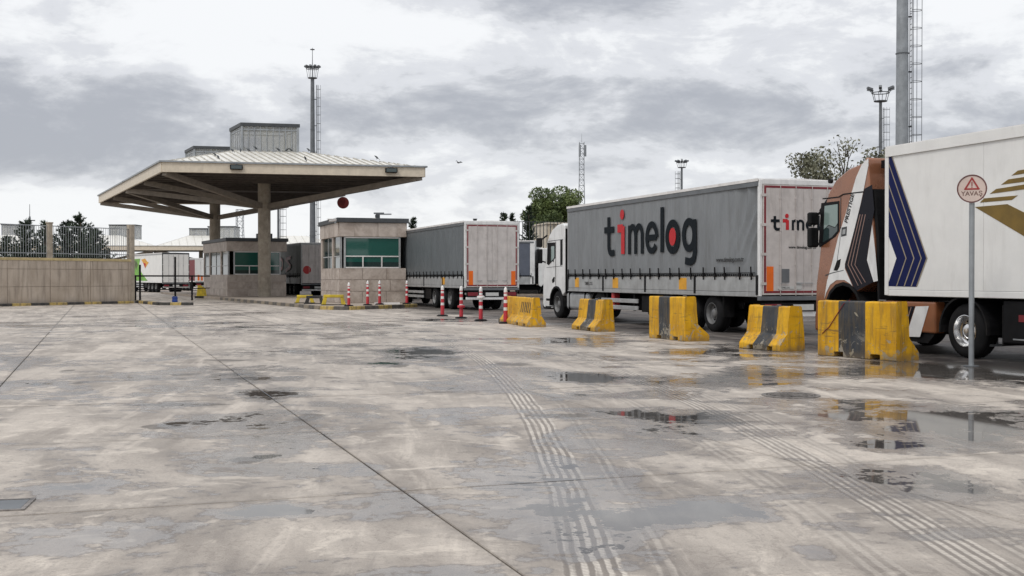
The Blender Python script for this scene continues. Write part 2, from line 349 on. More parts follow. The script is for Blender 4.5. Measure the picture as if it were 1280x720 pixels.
    def track(a,cc,y0,half,ribs,amp,ya,yb):
        nonlocal tr,env
        dy=t.m('SUBTRACT',Y,y0); xc=t.m('SUBTRACT',a,t.m('MULTIPLY',t.m('MULTIPLY',dy,dy),cc))
        wob=t.m('ADD',t.m('MULTIPLY',t.m('SUBTRACT',mid,.5),.09),t.m('MULTIPLY',t.m('SUBTRACT',fin,.5),.02))
        d=t.m('ADD',t.m('SUBTRACT',X,xc),wob); ad=t.m('ABSOLUTE',d)
        rib=t.ss(t.m('SINE',t.m('MULTIPLY',d,ribs)),-.5,.5)
        tread=t.ss(t.m('SINE',t.m('ADD',t.m('MULTIPLY',Y,105),t.m('MULTIPLY',t.m('ABSOLUTE',t.m('SINE',t.m('MULTIPLY',d,ribs/2))),3))),-.7,.5,.74,1)
        en=t.ss(ad,half*.9,half*1.1,1,0); e=t.m('MULTIPLY',en,t.m('MULTIPLY',rib,tread)); brk=t.ss(t.noise(t.comb(t.m('MULTIPLY',d,9),t.m('MULTIPLY',Y,.55),float(a)),1.3,5,.7),.34,.54,.35,1); e=t.m('MULTIPLY',e,brk); en=t.m('MULTIPLY',en,t.m('MULTIPLY',t.m('MULTIPLY',t.ss(Y,ya,ya+2),t.ss(Y,yb,yb-8)),amp)); env=en if env is None else t.m('MAXIMUM',env,en)
        e=t.m('MULTIPLY',e,t.m('MULTIPLY',t.ss(Y,ya,ya+2),t.ss(Y,yb,yb-8)))
        e=t.m('MULTIPLY',e,t.m('MULTIPLY',t.m('MULTIPLY',t.ss(fin,.22,.45,.5,1),t.ss(m2,.34,.50,.55,1)),amp)); tr=e if tr is None else t.m('MAXIMUM',tr,e)
    track(.42,.0043,5.8,.16,98,1.0,2,34); track(2.46,.0047,6,.16,100,.85,2,36); track(2.80,.0045,6,.10,84,.5,2,30); track(.80,.0035,5.8,.06,84,.5,2,18); track(1.9,.0075,6,.12,80,.35,3,30)
    c=t.mix(t.m('MULTIPLY',env,.62),c,(.17,.15,.135))
    c=t.mix(t.m('MULTIPLY',tr,t.m('SUBTRACT',1.0,t.m('MULTIPLY',pud,.8))),c,(.60,.55,.485))
    for q in [(215,506,60,2.2),(205,533,28,3),(345,493,38,6),(385,522,18,5),(310,575,22,4),(280,450,28,1.5),(285,462,20,1.5),(515,438,55,3),(548,449,30,3.5),(500,457,12,2),
              (100,478,9,1.6),(84,463,8,1.2),(735,470,38,5),(880,524,50,7),(700,520,34,3),(965,468,60,5),(560,392,40,1.5),(600,398,30,1.5),(365,417,20,1.5),(1110,556,48,5),(1200,610,40,6),(230,468,16,1.5),(640,455,30,2)]:
        cx,cy=gp(q[0],q[1]); rx=q[2]*cy/F; ry=q[3]*cy*cy/(EYE*F)
        d=t.vm('LENGTH',t.vm('MULTIPLY',t.vm('SUBTRACT',P,(cx,cy,0)),(1/rx,1/ry,0)))
        s_=t.ss(t.m('ADD',d,t.m('MULTIPLY',t.m('SUBTRACT',m2,.5),2.6)),1.15,.75); st=s_ if q[0]==215 else t.m('MAXIMUM',st,s_)
    c=t.mix(t.m('MULTIPLY',st,.66),c,(.085,.078,.072))
    vo=t.N('ShaderNodeTexVoronoi',feature='DISTANCE_TO_EDGE'); vo.inputs['Scale'].default_value=.21
    wv=t.vm('ADD',P,t.vm('SCALE',t.vm('SUBTRACT',(mvec:=t.comb(fin,mid,0)),(.5,.5,0)),1.1)); t.put(vo.inputs['Vector'],t.vm('MULTIPLY',wv,(1,1,0)))
    crack=t.m('MULTIPLY',t.ss(vo.outputs['Distance'],.0035,.0012),t.ss(big,.47,.56)); c=t.mix(t.m('MULTIPLY',crack,.6),c,(.10,.085,.075))
    jd=None
    for q_,off_ in((u,2.0),(v,7.9)):
        dd=t.m('MULTIPLY',t.m('SUBTRACT',.5,t.m('ABSOLUTE',t.m('SUBTRACT',t.m('FRACT',t.m('DIVIDE',t.m('ADD',q_,330-off_),3.3)),.5))),3.3)
        jj=t.m('MAXIMUM',t.ss(dd,.022,.007,0,.35),t.m('MULTIPLY',t.ss(t.m('ADD',dd,t.m('MULTIPLY',t.m('SUBTRACT',m2,.5),.5)),.10,.0),.22)); jd=jj if jd is None else t.m('MAXIMUM',jd,jj)
    c=t.mix(jd,c,(.13,.115,.10))
    hsv=t.N('ShaderNodeBrightContrast'); t.put(hsv.inputs[0],c); hsv.inputs[1].default_value=.02; hsv.inputs[2].default_value=.12; c=hsv.outputs[0]
    c2=t.mix(t.m('MULTIPLY',damp,.52),c,t.mix(1.0,c,(.40,.385,.385),'MULTIPLY'))
    c2=t.mix(t.m('MULTIPLY',film,t.ss(m2,.3,.62,.42,.10)),c2,(.16,.16,.168)); c2=t.mix(t.m('MULTIPLY',edge,.5),c2,(.12,.10,.09))
    c2=t.mix(t.m('MULTIPLY',pud,.72),c2,(.045,.042,.04))
    c2=t.mix(t.ss(u,12.6,14.4,0,.85),c2,t.mix(1.0,c2,(.26,.26,.28),'MULTIPLY'))  # truck lane darkened in colour: wet asphalt tone plus painted shade under the lorries
    fu=None
    if far:
        for q,off in((u,2.0),(v,7.9)):
            fr=t.m('ABSOLUTE',t.m('SUBTRACT',t.m('FRACT',t.m('DIVIDE',t.m('ADD',q,330-off+1.65),3.3)),.5))
            j=t.ss(fr,.004,.008,1,0); fu=j if fu is None else t.m('MAXIMUM',fu,j)
        c2=t.mix(t.m('MULTIPLY',fu,.6),c2,(.09,.08,.07))
    t.put(b.inputs['Base Color'],c2)
    r=t.m('ADD',.62,t.m('MULTIPLY',t.m('SUBTRACT',fin,.5),.3)); 
    r=t.m('MULTIPLY',r,t.m('SUBTRACT',1.0,t.m('MULTIPLY',damp,.28))); r=t.m('MULTIPLY',r,t.m('SUBTRACT',1.0,t.m('MULTIPLY',film,.55)))
    r=t.m('MULTIPLY',r,t.m('SUBTRACT',1.0,t.m('MULTIPLY',pud,.80)))
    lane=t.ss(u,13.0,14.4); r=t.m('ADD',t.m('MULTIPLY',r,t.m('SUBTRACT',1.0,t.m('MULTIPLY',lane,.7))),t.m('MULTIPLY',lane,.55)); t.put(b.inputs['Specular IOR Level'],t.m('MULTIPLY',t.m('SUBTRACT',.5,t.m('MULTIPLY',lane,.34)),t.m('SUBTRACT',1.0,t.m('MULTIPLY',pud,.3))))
    t.put(b.inputs['Roughness'],r)
    b.inputs['IOR'].default_value=1.38
    h=t.m('ADD',t.m('MULTIPLY',grit,.35),t.m('ADD',t.m('MULTIPLY',fin,.9),t.m('MULTIPLY',tr,-.4)))
    bn=t.N('ShaderNodeBump'); bn.inputs['Distance'].default_value=.012; t.put(bn.inputs['Height'],h)
    t.put(bn.inputs['Strength'],t.m('MULTIPLY',t.m('SUBTRACT',1.0,pud),t.m('SUBTRACT',.42,t.m('MULTIPLY',film,.26))))
    t.l.new(bn.outputs[0],b.inputs['Normal'])
    return m
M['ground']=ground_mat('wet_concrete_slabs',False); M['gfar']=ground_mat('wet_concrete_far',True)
M['joint']=mat('joint_filler',(.045,.04,.035),.9,var=.2)
SU0,SU1,SV0,SV1=-4,7,-3,8          # slab grid range: u=2.0+3.3*i, v=7.9+3.3*j
U=lambda i:2.0+3.3*i
V=lambda j:7.9+3.3*j
def ground():
    mb=MB(); u0,u1,v0,v1=U(SU0),U(SU1),V(SV0),V(SV1); B=6000
    q=[UV(u0,v0),UV(u1,v0),UV(u1,v1),UV(u0,v1)]; far=[UV(-B,-B),UV(B,-B),UV(B,B),UV(-B,B)]
    # ring sheet round the slab field, at slab level
    vs=[(x,y,0) for x,y in q]+[(x,y,0) for x,y in far]
    mb.add(vs,[(0,4,5,1),(1,5,6,2),(2,6,7,3),(3,7,4,0)])
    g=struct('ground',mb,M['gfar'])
    mb=MB(); mb.add([(x,y,-.022) for x,y in q],[(0,1,2,3)]); part('joint_filler',mb,M['joint'],g)
    s=3.3-.014
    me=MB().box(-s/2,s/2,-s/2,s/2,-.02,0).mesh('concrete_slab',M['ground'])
    bm=bmesh.new(); bm.from_mesh(me)
    bmesh.ops.bevel(bm,geom=[e for e in bm.edges if all(v.co.z>-.001 for v in e.verts)],offset=.006,segments=1,affect='EDGES')
    bm.to_mesh(me); bm.free()
    for i in range(SU0,SU1):
        for j in range(SV0,SV1):
            x,y=UV(U(i)+1.65,V(j)+1.65)
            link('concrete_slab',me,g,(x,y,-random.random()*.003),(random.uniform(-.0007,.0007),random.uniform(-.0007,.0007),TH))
ground()
# ================================================================== left boundary wall
WA=Vector((-29.2,53.8,0)); WB=Vector((-21.55,65.6,0))
def frame(a,b):
    d=(b-a); return d.length, math.atan2(d.y,d.x)
def boundary_wall(A,B,h,label,panel,fence_h,posts,group=None,bars_sp=.15,fmat='galv',x0=0,barw=.022):
    L,rz=frame(A,B)
    t=thing('concrete_wall',label,'wall',A,rz)
    mb=MB(); mb.box(0,L,.012,.30,0,h-.07); part('wall_core',mb,M['wallc'],t)
    rows=[(0,.98),(.99,1.9),(1.91,h-.08)] if h<3 else [(0,1.3),(1.31,2.6),(2.61,h-.08)]
    x=x0; k=0
    while x<L-.05:
        x1=min(L,x+panel)
        for z0,z1 in rows:
            me=MB().box(max(x,0)+.012,x1-.012,-.03,.012,z0+.004,z1-.004).mesh('concrete_panel',M['wallc']); link('concrete_panel',me,t)
        x=x1
    mb=MB().box(-.02,L+.02,-.05,.33,h-.07,h); part('coping',mb,M['wallc'],t,bev=.012)
    f=thing('metal_fence',label.split(' wall')[0].replace('concrete','')+' wall carries this upright steel bar fence on its coping' if False else '', 'fence',A,rz)
    return t,f,L,rz
def bar_fence(f,L,z0,h,posts,sp,m,postm,barw=.022):
    for p in posts:
        mb=MB().box(p-.12,p+.12,.05,.28,z0,z0+h+.10); mb.box(p-.15,p+.15,.03,.30,z0+h+.10,z0+h+.17); part('post',mb,postm,f,bev=.01)
    ed=[-.16]+posts+[L+.14]
    for a,b in zip(ed,ed[1:]):
        if b-a<.6: continue
        for zz in (z0+.22,z0+h-.05): part('rail',MB().box(a+.16,b-.16,.145,.185,zz,zz+.045),m,f)
    n=int(L/sp); bar=MB().box(-barw/2,barw/2,.150,.150+barw,z0+.05,z0+h).mesh('fence_bar',m)
    for i in range(n+1):
        x=i*sp+.05
        if any(abs(x-p)<.19 for p in posts): continue
        link('fence_bar',bar,f,(x,0,0))
wl,f1,L1,rz1=boundary_wall(WA,WB,2.5,'low beige cast concrete wall with panel joints along the left edge of the yard',2.5,1.75,None,x0=-1.15)
f1['label']='upright steel bar fence between concrete posts on top of the left concrete wall'
s1=L1*( (61-(-146))/ (165-(-146)) )
def along(px):       # distance along the left wall at a photo column
    k=(px-640)/F; d=(WB-WA)/L1; return (k*WA.y-WA.x)/(d.x-k*d.y)
bar_fence(f1,L1,2.5,1.72,[along(64.5)],.15,M['galv'],M['column'],barw=.018)
part('end_pier',MB().box(L1-.02,L1+.22,-.06,.34,0,4.45),M['column'],wl,bev=.015)
part('painted_band',MB().box(0,L1,-.056,-.0505,2.36,2.49),mat('faded_yellow_band',(.50,.40,.20),.8,var=.1,grime=.5,gcol=(.3,.25,.18)),wl)
# painted kerb stones along its foot
def kerb_run(root,a,b,w,h,n,first=0,z=0,ml=('kblack','kyellow')):
    d=(b-a)/n; rz=math.atan2(d.y,d.x); L=d.length
    for i in range(n):
        p=a+d*i
        me=MB().box(.008,L-.008,-w/2,w/2,0,h).mesh('kerb_stone',M[ml[(i+first)%2]])
        bm=bmesh.new(); bm.from_mesh(me); bmesh.ops.bevel(bm,geom=[e for e in bm.edges if all(v.co.z>h-.001 for v in e.verts)],offset=.02,segments=1,affect='EDGES'); bm.to_mesh(me); bm.free()
        link('kerb_stone',me,root,(p.x,p.y,z),rz)
k=thing('kerb','black and yellow painted kerb along the foot of the left concrete wall','kerb')
nrm=Vector((WB-WA)).normalized(); off=Vector((nrm.y,-nrm.x,0))*.16
kerb_run(k,WA+off,WB+off,.16,.14,13,1)
# ================================================================== traffic island with kerb
ISL=[Vector(p) for p in((-18.9,75.4,0),(-8.75,53.2,0),(-7.35,52.3,0),(-4.75,57.2,0),(-5.3,59.9,0),(-24.3,106,0),(-31.2,103,0))]
M['kworn']=mat('worn_dark_kerb',(.09,.082,.072),.8,var=.2,grime=.6,gcol=(.2,.175,.145)); M['kpale']=mat('worn_pale_kerb',(.24,.20,.15),.8,var=.2,grime=.6,gcol=(.13,.11,.09))
isl=thing('traffic_island','raised concrete island under the booths edged with worn painted kerb stones','traffic island')
me=MB().prism([(p.x,p.y) for p in ISL],0,.15,'z'); part('island_slab',me,M['wallc'],isl)
for a,b,n in((0,1,26),(1,2,2),(2,3,5),(3,4,3),(0,6,0)):
    if n: kerb_run(isl,ISL[a],ISL[b],.18,.165,n,0,ml=('kworn','kpale') if a in(0,3) else ('kyellow','kworn'))
# ================================================================== canopies
def canopy(root,O,E1,E2,z_b,z_f,z_a,box_half,z_box,col_w,detail=True,lantern=True,ribs=26):
    """one pyramid-roofed module: O near-left corner, E1 across, E2 along"""
    O=Vector(O);E1=Vector(E1);E2=Vector(E2); C=O+(E1+E2)/2
    def Pm(a,b,z): p=C+E1*a+E2*b; return (p.x,p.y,z)
    return Pm
def oriented(mb,pts_lo,pts_hi):
    n=len(pts_lo); mb.add(list(pts_lo)+list(pts_hi),[tuple(range(n)),tuple(range(2*n-1,n-1,-1))]+[(i,n+i,n+(i+1)%n,(i+1)%n) for i in range(n)])
def canopy_module(root,O,E1,E2,nx_fascia,zb=7.82,zf=8.42,za=9.95,bh=(.125,.075),zbox=11.75,colw=.85,strutz=6.3,ribs=34,sub=True,zc0=0):
    O=Vector(O);E1=Vector(E1);E2=Vector(E2); C=O+(E1+E2)/2
    P=lambda a,b,z:(C.x+E1.x*a+E2.x*b, C.y+E1.y*a+E2.y*b, z)
    c4=[(-.5,-.5),(.5,-.5),(.5,.5),(-.5,.5)]; i4=[(-bh[0],-bh[1]),(bh[0],-bh[1]),(bh[0],bh[1]),(-bh[0],bh[1])]
    mb=MB()
    for k in range(4):
        a,b=c4[k],c4[(k+1)%4]; c,d=i4[(k+1)%4],i4[k]
        lo=[P(*a,zf),P(*b,zf),P(*c,za),P(*d,za)]; oriented(mb,[(x,y,z-.08) for x,y,z in lo],lo)
    part('roof_sheet',mb,M['roofm'],root)
    # standing seams
    mb=MB()
    for k,(a,b,c,d) in enumerate([(c4[0],c4[1],i4[1],i4[0]),(c4[1],c4[2],i4[2],i4[1]),(c4[2],c4[3],i4[3],i4[2]),(c4[3],c4[0],i4[0],i4[3])]):
        for j in range(1,ribs):
            s=j/ribs
            e=(a[0]+(b[0]-a[0])*s,a[1]+(b[1]-a[1])*s)
            ax=0 if k%2==0 else 1; hw=bh[ax]
            q=e[ax]; out=e[1-ax]; sg=1 if out>0 else -1
            f_=1.0 if abs(q)<=hw else (0.5-abs(q))/(0.5-hw)
            oth=bh[1-ax]
            ins=(.5-(.5-oth)*f_)*sg
            top=(q,ins) if ax==0 else (ins,q)
            z1=zf+(za-zf)*f_
            if f_>.04: mb.bar(P(*e,zf+.02),P(*top,z1+.02),.05,.10)
    part('roof_seams',mb,mat('seam_metal',(.50,.48,.43),.5),root,kind='stuff')
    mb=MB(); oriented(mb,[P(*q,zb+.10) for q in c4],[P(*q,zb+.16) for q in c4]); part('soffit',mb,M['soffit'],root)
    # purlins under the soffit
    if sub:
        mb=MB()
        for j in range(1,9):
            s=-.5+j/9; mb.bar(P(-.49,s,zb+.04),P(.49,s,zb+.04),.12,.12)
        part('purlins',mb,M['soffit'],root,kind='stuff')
    for side_ in nx_fascia:
        a,b=c4[side_],c4[(side_+1)%4]; pa,pb=Vector(P(*a,(zb+zf)/2)),Vector(P(*b,(zb+zf)/2))
        mb=MB(); mb.bar(pa,pb,.14,zf-zb); part('fascia',mb,M['cream'],root,bev=.01)
        mb=MB(); ex=(pb-pa).normalized()*.13; mb.bar(pa-ex+Vector((0,0,(zf-zb)/2+.045)),pb+ex+Vector((0,0,(zf-zb)/2+.045)),.34,.10); part('gutter',mb,M['galv'],root)
    # column and raking struts
    cw=colw/2; mb=MB(); oct_=[]
    for i in range(16):
        an=2*PI*i/16+PI/16; oct_.append((C.x+cw*math.cos(an)*1.0,C.y+cw*math.sin(an)))
    mb.prism(oct_,zc0,zb+.12,'z'); part('column',mb,M['column'] if sub else M['column'],root,smooth=30)
    for q in [(-.49,-.49),(.49,-.49),(.49,.49),(-.49,.49),(-.49,0),(.49,0)]:
        mb=MB(); p0=Vector(P(q[0]*.03,q[1]*.03,strutz)); mb.bar(p0,P(q[0],q[1],zb-.02),.30,.34); part('strut',mb,M['strut'],root)
    return P,C
def lantern(P,bh,z0,z1,label,post=9,group=None):
    a,b=bh
    t=thing('roof_lantern',label,'skylight',P(0,0,z0)); base=Vector(P(0,0,0)); 
    def Q(x,y,z): p=Vector(P(x,y,z)); return (p.x-base.x,p.y-base.y,z-z0)
    q4=[(-a,-b),(a,-b),(a,b),(-a,b)]
    q5=[(-a*1.06,-b*1.06),(a*1.06,-b*1.06),(a*1.06,b*1.06),(-a*1.06,b*1.06)]
    mb=MB(); oriented(mb,[Q(*q,z1-.16) for q in q5],[Q(*q,z1+.06) for q in q5]); part('lantern_roof',mb,M['charcoal'],t)
    for i in range(4):
        p,r=q4[i],q4[(i+1)%4]
        mb=MB(); A_=Vector(Q(*p,z0-.1));B_=Vector(Q(*r,z0-.1)); A2=Vector(Q(*p,z1-.17));B2=Vector(Q(*r,z1-.17)); nrm=(B_-A_).cross(Vector((0,0,1))).normalized()*.012
        oriented(mb,[A_-nrm,B_-nrm,B2-nrm,A2-nrm],[A_+nrm,B_+nrm,B2+nrm,A2+nrm]); part('glazing_panel',mb,M['lantern'],t)
        mb=MB(); n=post if i%2==0 else 5
        for j in range(n):
            s=j/n; x=A_.lerp(B_,s); y=A2.lerp(B2,s); mb.bar(x,y,.05 if j else .14,.05 if j else .14)
        part('glazing_bar',mb,M['galv'],t,kind='stuff')
        mb=MB(); mb.bar(A2.lerp(A_,.12),B2.lerp(B_,.12),.07,.07); part('top_rail',mb,M['galv'],t)
    return t
cn=thing('canopy','large toll plaza canopy with cream fascia and pyramid roofs over the booths','canopy',(-16.7,79.2,0))
def off_root(root):           # parts are written in world coordinates: shift them under the root
    for o in root.children:
        if o.matrix_parent_inverse==Matrix.Identity(4): o.matrix_parent_inverse=Matrix.Translation(-root.location)
O0=Vector((-21.1,70,0)); E1=Vector((15.55,3.55,0)); E2=Vector((-14.3,29.6,0))/2
P1,C1=canopy_module(cn,O0,E1,E2,[0,1,3])
P2,C2=canopy_module(cn,O0+E2,E1,E2,[1,2,3],strutz=6.3)
off_root(cn)
lantern(P1,(.115,.10),9.9,11.7,'glazed box lantern on the near peak of the big canopy roof')
lantern(P2,(.120,.11),9.9,11.8,'dark capped roof lantern just showing behind the near one on the big canopy')
# fascia floodlights
def floodlight(loc,rz,label):
    t=thing('floodlight',label,'floodlight',loc,rz)
    part('lamp_housing',MB().box(-.38,.38,-.28,.0,-.17,.12),M['black'],t,bev=.03); part('bracket',MB().box(-.06,.06,-.05,.10,.12,.28).box(-.3,.3,-.02,.1,-.03,.03),M['galvd'],t)
    part('lamp_glass',MB().box(-.32,.32,-.295,-.282,-.13,.08),M['cabglass'],t)
azc=math.atan2(E1.y,E1.x)
for s,l in((.275,'dark floodlight on the left part of the canopy fascia'),(.868,'dark floodlight near the right corner of the canopy fascia')):
    p=O0+E1*s; floodlight((p.x,p.y-.1,8.2),azc,l)
# round red signal board hung from the right eave
x,y,z=at(429,253.5,88.5)
t=thing('signal_board','round red signal board hanging under the right edge of the canopy','sign',(x,y,z),.15)
part('disc',MB().lathe([(.42,-.05),(.42,.0)],ax='y',n=28),mat('faded_red_board',(.25,.035,.03),.6),t); part('rim',MB().lathe([(.45,-.03),(.45,.03)],ax='y',n=28),mat('pale_red_rim',(.38,.10,.08),.6),t)
part('symbol',MB().bar((-.13,-.07,.2),(.05,-.07,-.2),.10,.03).bar((.12,-.07,.22),(.12,-.07,-.05),.10,.03),M['maroon'],t); part('hanger',MB().box(-.04,.04,-.02,.04,.5,1.4),M['galvd'],t)
# far row of canopies on the left
fc=thing('canopy','distant low white canopy roofs in a row behind the left wall and trees','canopy',(-75,248,0))
fx=Vector((19.2,1.6,0)); fy=Vector((-6.5,19.5,0)); fo=Vector((-130,231,0)); farP=[]
for i in range(5):
    Pp,Cc=canopy_module(fc,fo+fx*i,fx,fy,[0]+([1] if i==4 else [])+([3] if i==0 else []),ribs=12,sub=False,za=10.2,strutz=5.0,zb=6.9,zf=7.75); farP.append(Pp)
off_root(fc)
labs=['','glazed lantern on the leftmost distant canopy roof, seen above the wall fence','glazed lantern on the distant canopy roof behind the wall end post','glazed lantern on the distant canopy roof left of the far column','']
for i in (1,2,3): 
    pass
for px,ww,zt,l in((23,5.2,281,'roof lantern on the leftmost distant canopy, above the fence beside the conifers'),(157,5.4,281.5,'roof lantern on the distant canopy behind the end post of the wall fence'),(251,3.6,286,'small roof lantern on the distant canopy, left of the dark far column'),(280,5.6,283.5,'roof lantern on the distant canopy, right behind the dark far column')):
    xx,yy,_=at(px,300,247); zz=EYE+(HOR-zt)/F*247
    lantern(lambda a,b,z,xx=xx,yy=yy:(xx+a*10,yy+b*10,z),(ww/20,.2),9.6,zz,l,post=5)
# ================================================================== booths
R22=R(22)
def booth(loc,rz,w,d,hb,h,label,rows,cols,win_x,base_z):
    """local: x right along the front, y back; front face at y=0"""
    t=thing('toll_booth',label,'booth',(loc[0],loc[1],base_z),rz)
    z1,z2=rows
    part('wall_core',MB().box(.03,w-.03,.03,d-.03,0,z1).box(.03,w-.03,.03,d-.03,z2,h-.02),M['stone'],t)
    def face(n,za,zb,nr,fr):
        for r in range(nr):
            for c in range(n):
                yield c/n,(c+1)/n,za+(zb-za)*r/nr,za+(zb-za)*(r+1)/nr
    cuts=[0,.40*w,.76*w,w] if cols==3 else [i*w/cols for i in range(cols+1)]
    g=.014
    nr=3
    for r in range(nr):
        za,zb=z1*r/nr,z1*(r+1)/nr
        cc=cuts if r%2 else [0,.34*w,.70*w,w]
        for a,b in zip(cc,cc[1:]): part('stone_panel',MB().box(a+g,b-g,0,.03,za+g,zb-g),M['stone'],t)
        nd=max(2,int(d/1.4))
        for i in range(nd):
            part('stone_panel',MB().box(0,.03,.031+i*(d-.04)/nd+g,.03+(i+1)*(d-.04)/nd-g,za+g,zb-g),M['stone'],t)
            part('stone_panel',MB().box(w-.03,w,.031+i*(d-.04)/nd+g,.03+(i+1)*(d-.04)/nd-g,za+g,zb-g),M['stone'],t)
    for a,b in zip([0,.22*w,.58*w,.86*w,w],[.22*w,.58*w,.86*w,w]): part('stone_panel',MB().box(a+g-.02,b-g+.0,-.05,.03,z2+g,h-.18),M['stone'],t)
    nd=max(2,int(d/1.4))
    for i in range(nd):
        part('stone_panel',MB().box(-.05,.03,.031+i*(d-.04)/nd+g,.03+(i+1)*(d-.04)/nd-g,z2+g,h-.18),M['stone'],t)
        part('stone_panel',MB().box(w-.03,w+.05,.031+i*(d-.04)/nd+g,.03+(i+1)*(d-.04)/nd-g,z2+g,h-.18),M['stone'],t)
    part('back_wall',MB().box(0,w,d-.2,d,z1,z2),M['stone'],t)
    part('roof_edge',MB().box(-.14,w+.12,-.16,d+.12,h-.17,h+.07),M['charcoal'],t,bev=.02)
    # window band, front
    a,b=win_x
    zm=z1+(z2-z1)*.36
    fr=part('window',MB().box(a,b,.06,.09,z1,z2),M['boothglass'],t)
    for c in (a,b-.09): part('frame',MB().box(c,c+.09,.0,.13,z1+.002,z2-.002),M['alu'],fr)
    for c in (z1,zm,z2-.07): part('frame',MB().box(a+.092,b-.092,.01,.12,c+.002,c+.06),M['whitep'],fr)
    for s in (1/3,2/3): part('mullion',MB().box(a+(b-a)*s-.03,a+(b-a)*s+.03,.01,.12,z1+.064,zm-.001),M['whitep'],fr)
    part('lower_pane',MB().box(a+.1,b-.1,.048,.058,z1+.07,z1+.07+(zm-z1)*.42),M['booth_dark'],fr)
    # corner posts
    # left side: glazing between piers
    sd=part('window',MB().box(.07,.09,.06,d-.2,z1,z2),M['booth_dark'],t)
    n=4 if d>7 else 3
    for i in range(n+1):
        yy=.06+i*(d-.5)/n
        part('pier' if i%2 else 'frame',MB().box(.0 if i%2 else .04,.14,yy,yy+(.34 if i%2 else .09),z1+.002,z2-.002),M['stone'] if i%2 else M['alu'],sd if i%2==0 else t)
    part('window',MB().box(b-.03,b-.01,.14,d-.2,z1,z2),M['booth_dark'],t)
    part('frame',MB().box(.05,.13,.1,d-.3,zm,zm+.06),M['alu'],sd)
    return t
bA=booth((-8.87,59.6),R(19),3.52,5.6,2.5,4.32,'pale stone clad booth with wide green window and black roof edge beside the grey trailer',(1.80,3.42),3,(.24,3.22),.15)
bB=booth((-19.62,80),R(25),4.1,9,2.4,3.98,'shaded stone booth with green windows under the big canopy behind its thick column',(1.50,3.12),3,(.42,3.70),.15)
part('vent_box',MB().box(2.6,3.6,2.0,2.8,4.0,4.45),M['charcoal'],bB)
# cctv on booth A
def cctv(loc,rz,label):
    t=thing('security_camera',label,'camera',loc,rz)
    part('camera_body',MB().cyl((0,-.28,.0),(0,.12,.05),.075,.075,12),M['whitep'],t); part('hood',MB().box(-.09,.09,-.34,.13,.07,.10),M['whitep'],t); part('bracket',MB().box(-.03,.03,.05,.14,-.12,.03),M['galv'],t); part('lens',MB().cyl((0,-.3,-.002),(0,-.282,0),.055,.055,10),M['black'],t)
x,y,z=at(468.5,275.5,60.7); cctv((x,y-.35,z),R(10),'white security camera on the middle of the black roof edge of the pale booth')
x,y,z=at(421,276.5,59.8); cctv((x-.1,y-.4,z),R(-60),'white security camera at the left corner of the black roof edge of the pale booth')
x,y,z=at(472,268,62.5)
t=thing('roof_antenna','small dark antenna box with short arm on the pale booth roof','antenna',(x,y,4.54))
part('mount',MB().box(-.12,.12,-.12,.12,0,.30),M['charcoal'],t,bev=.02); part('arm',MB().box(-.1,.75,-.02,.02,.30,.36).box(-.2,.35,-.05,.05,.34,.42),M['galvd'],t)
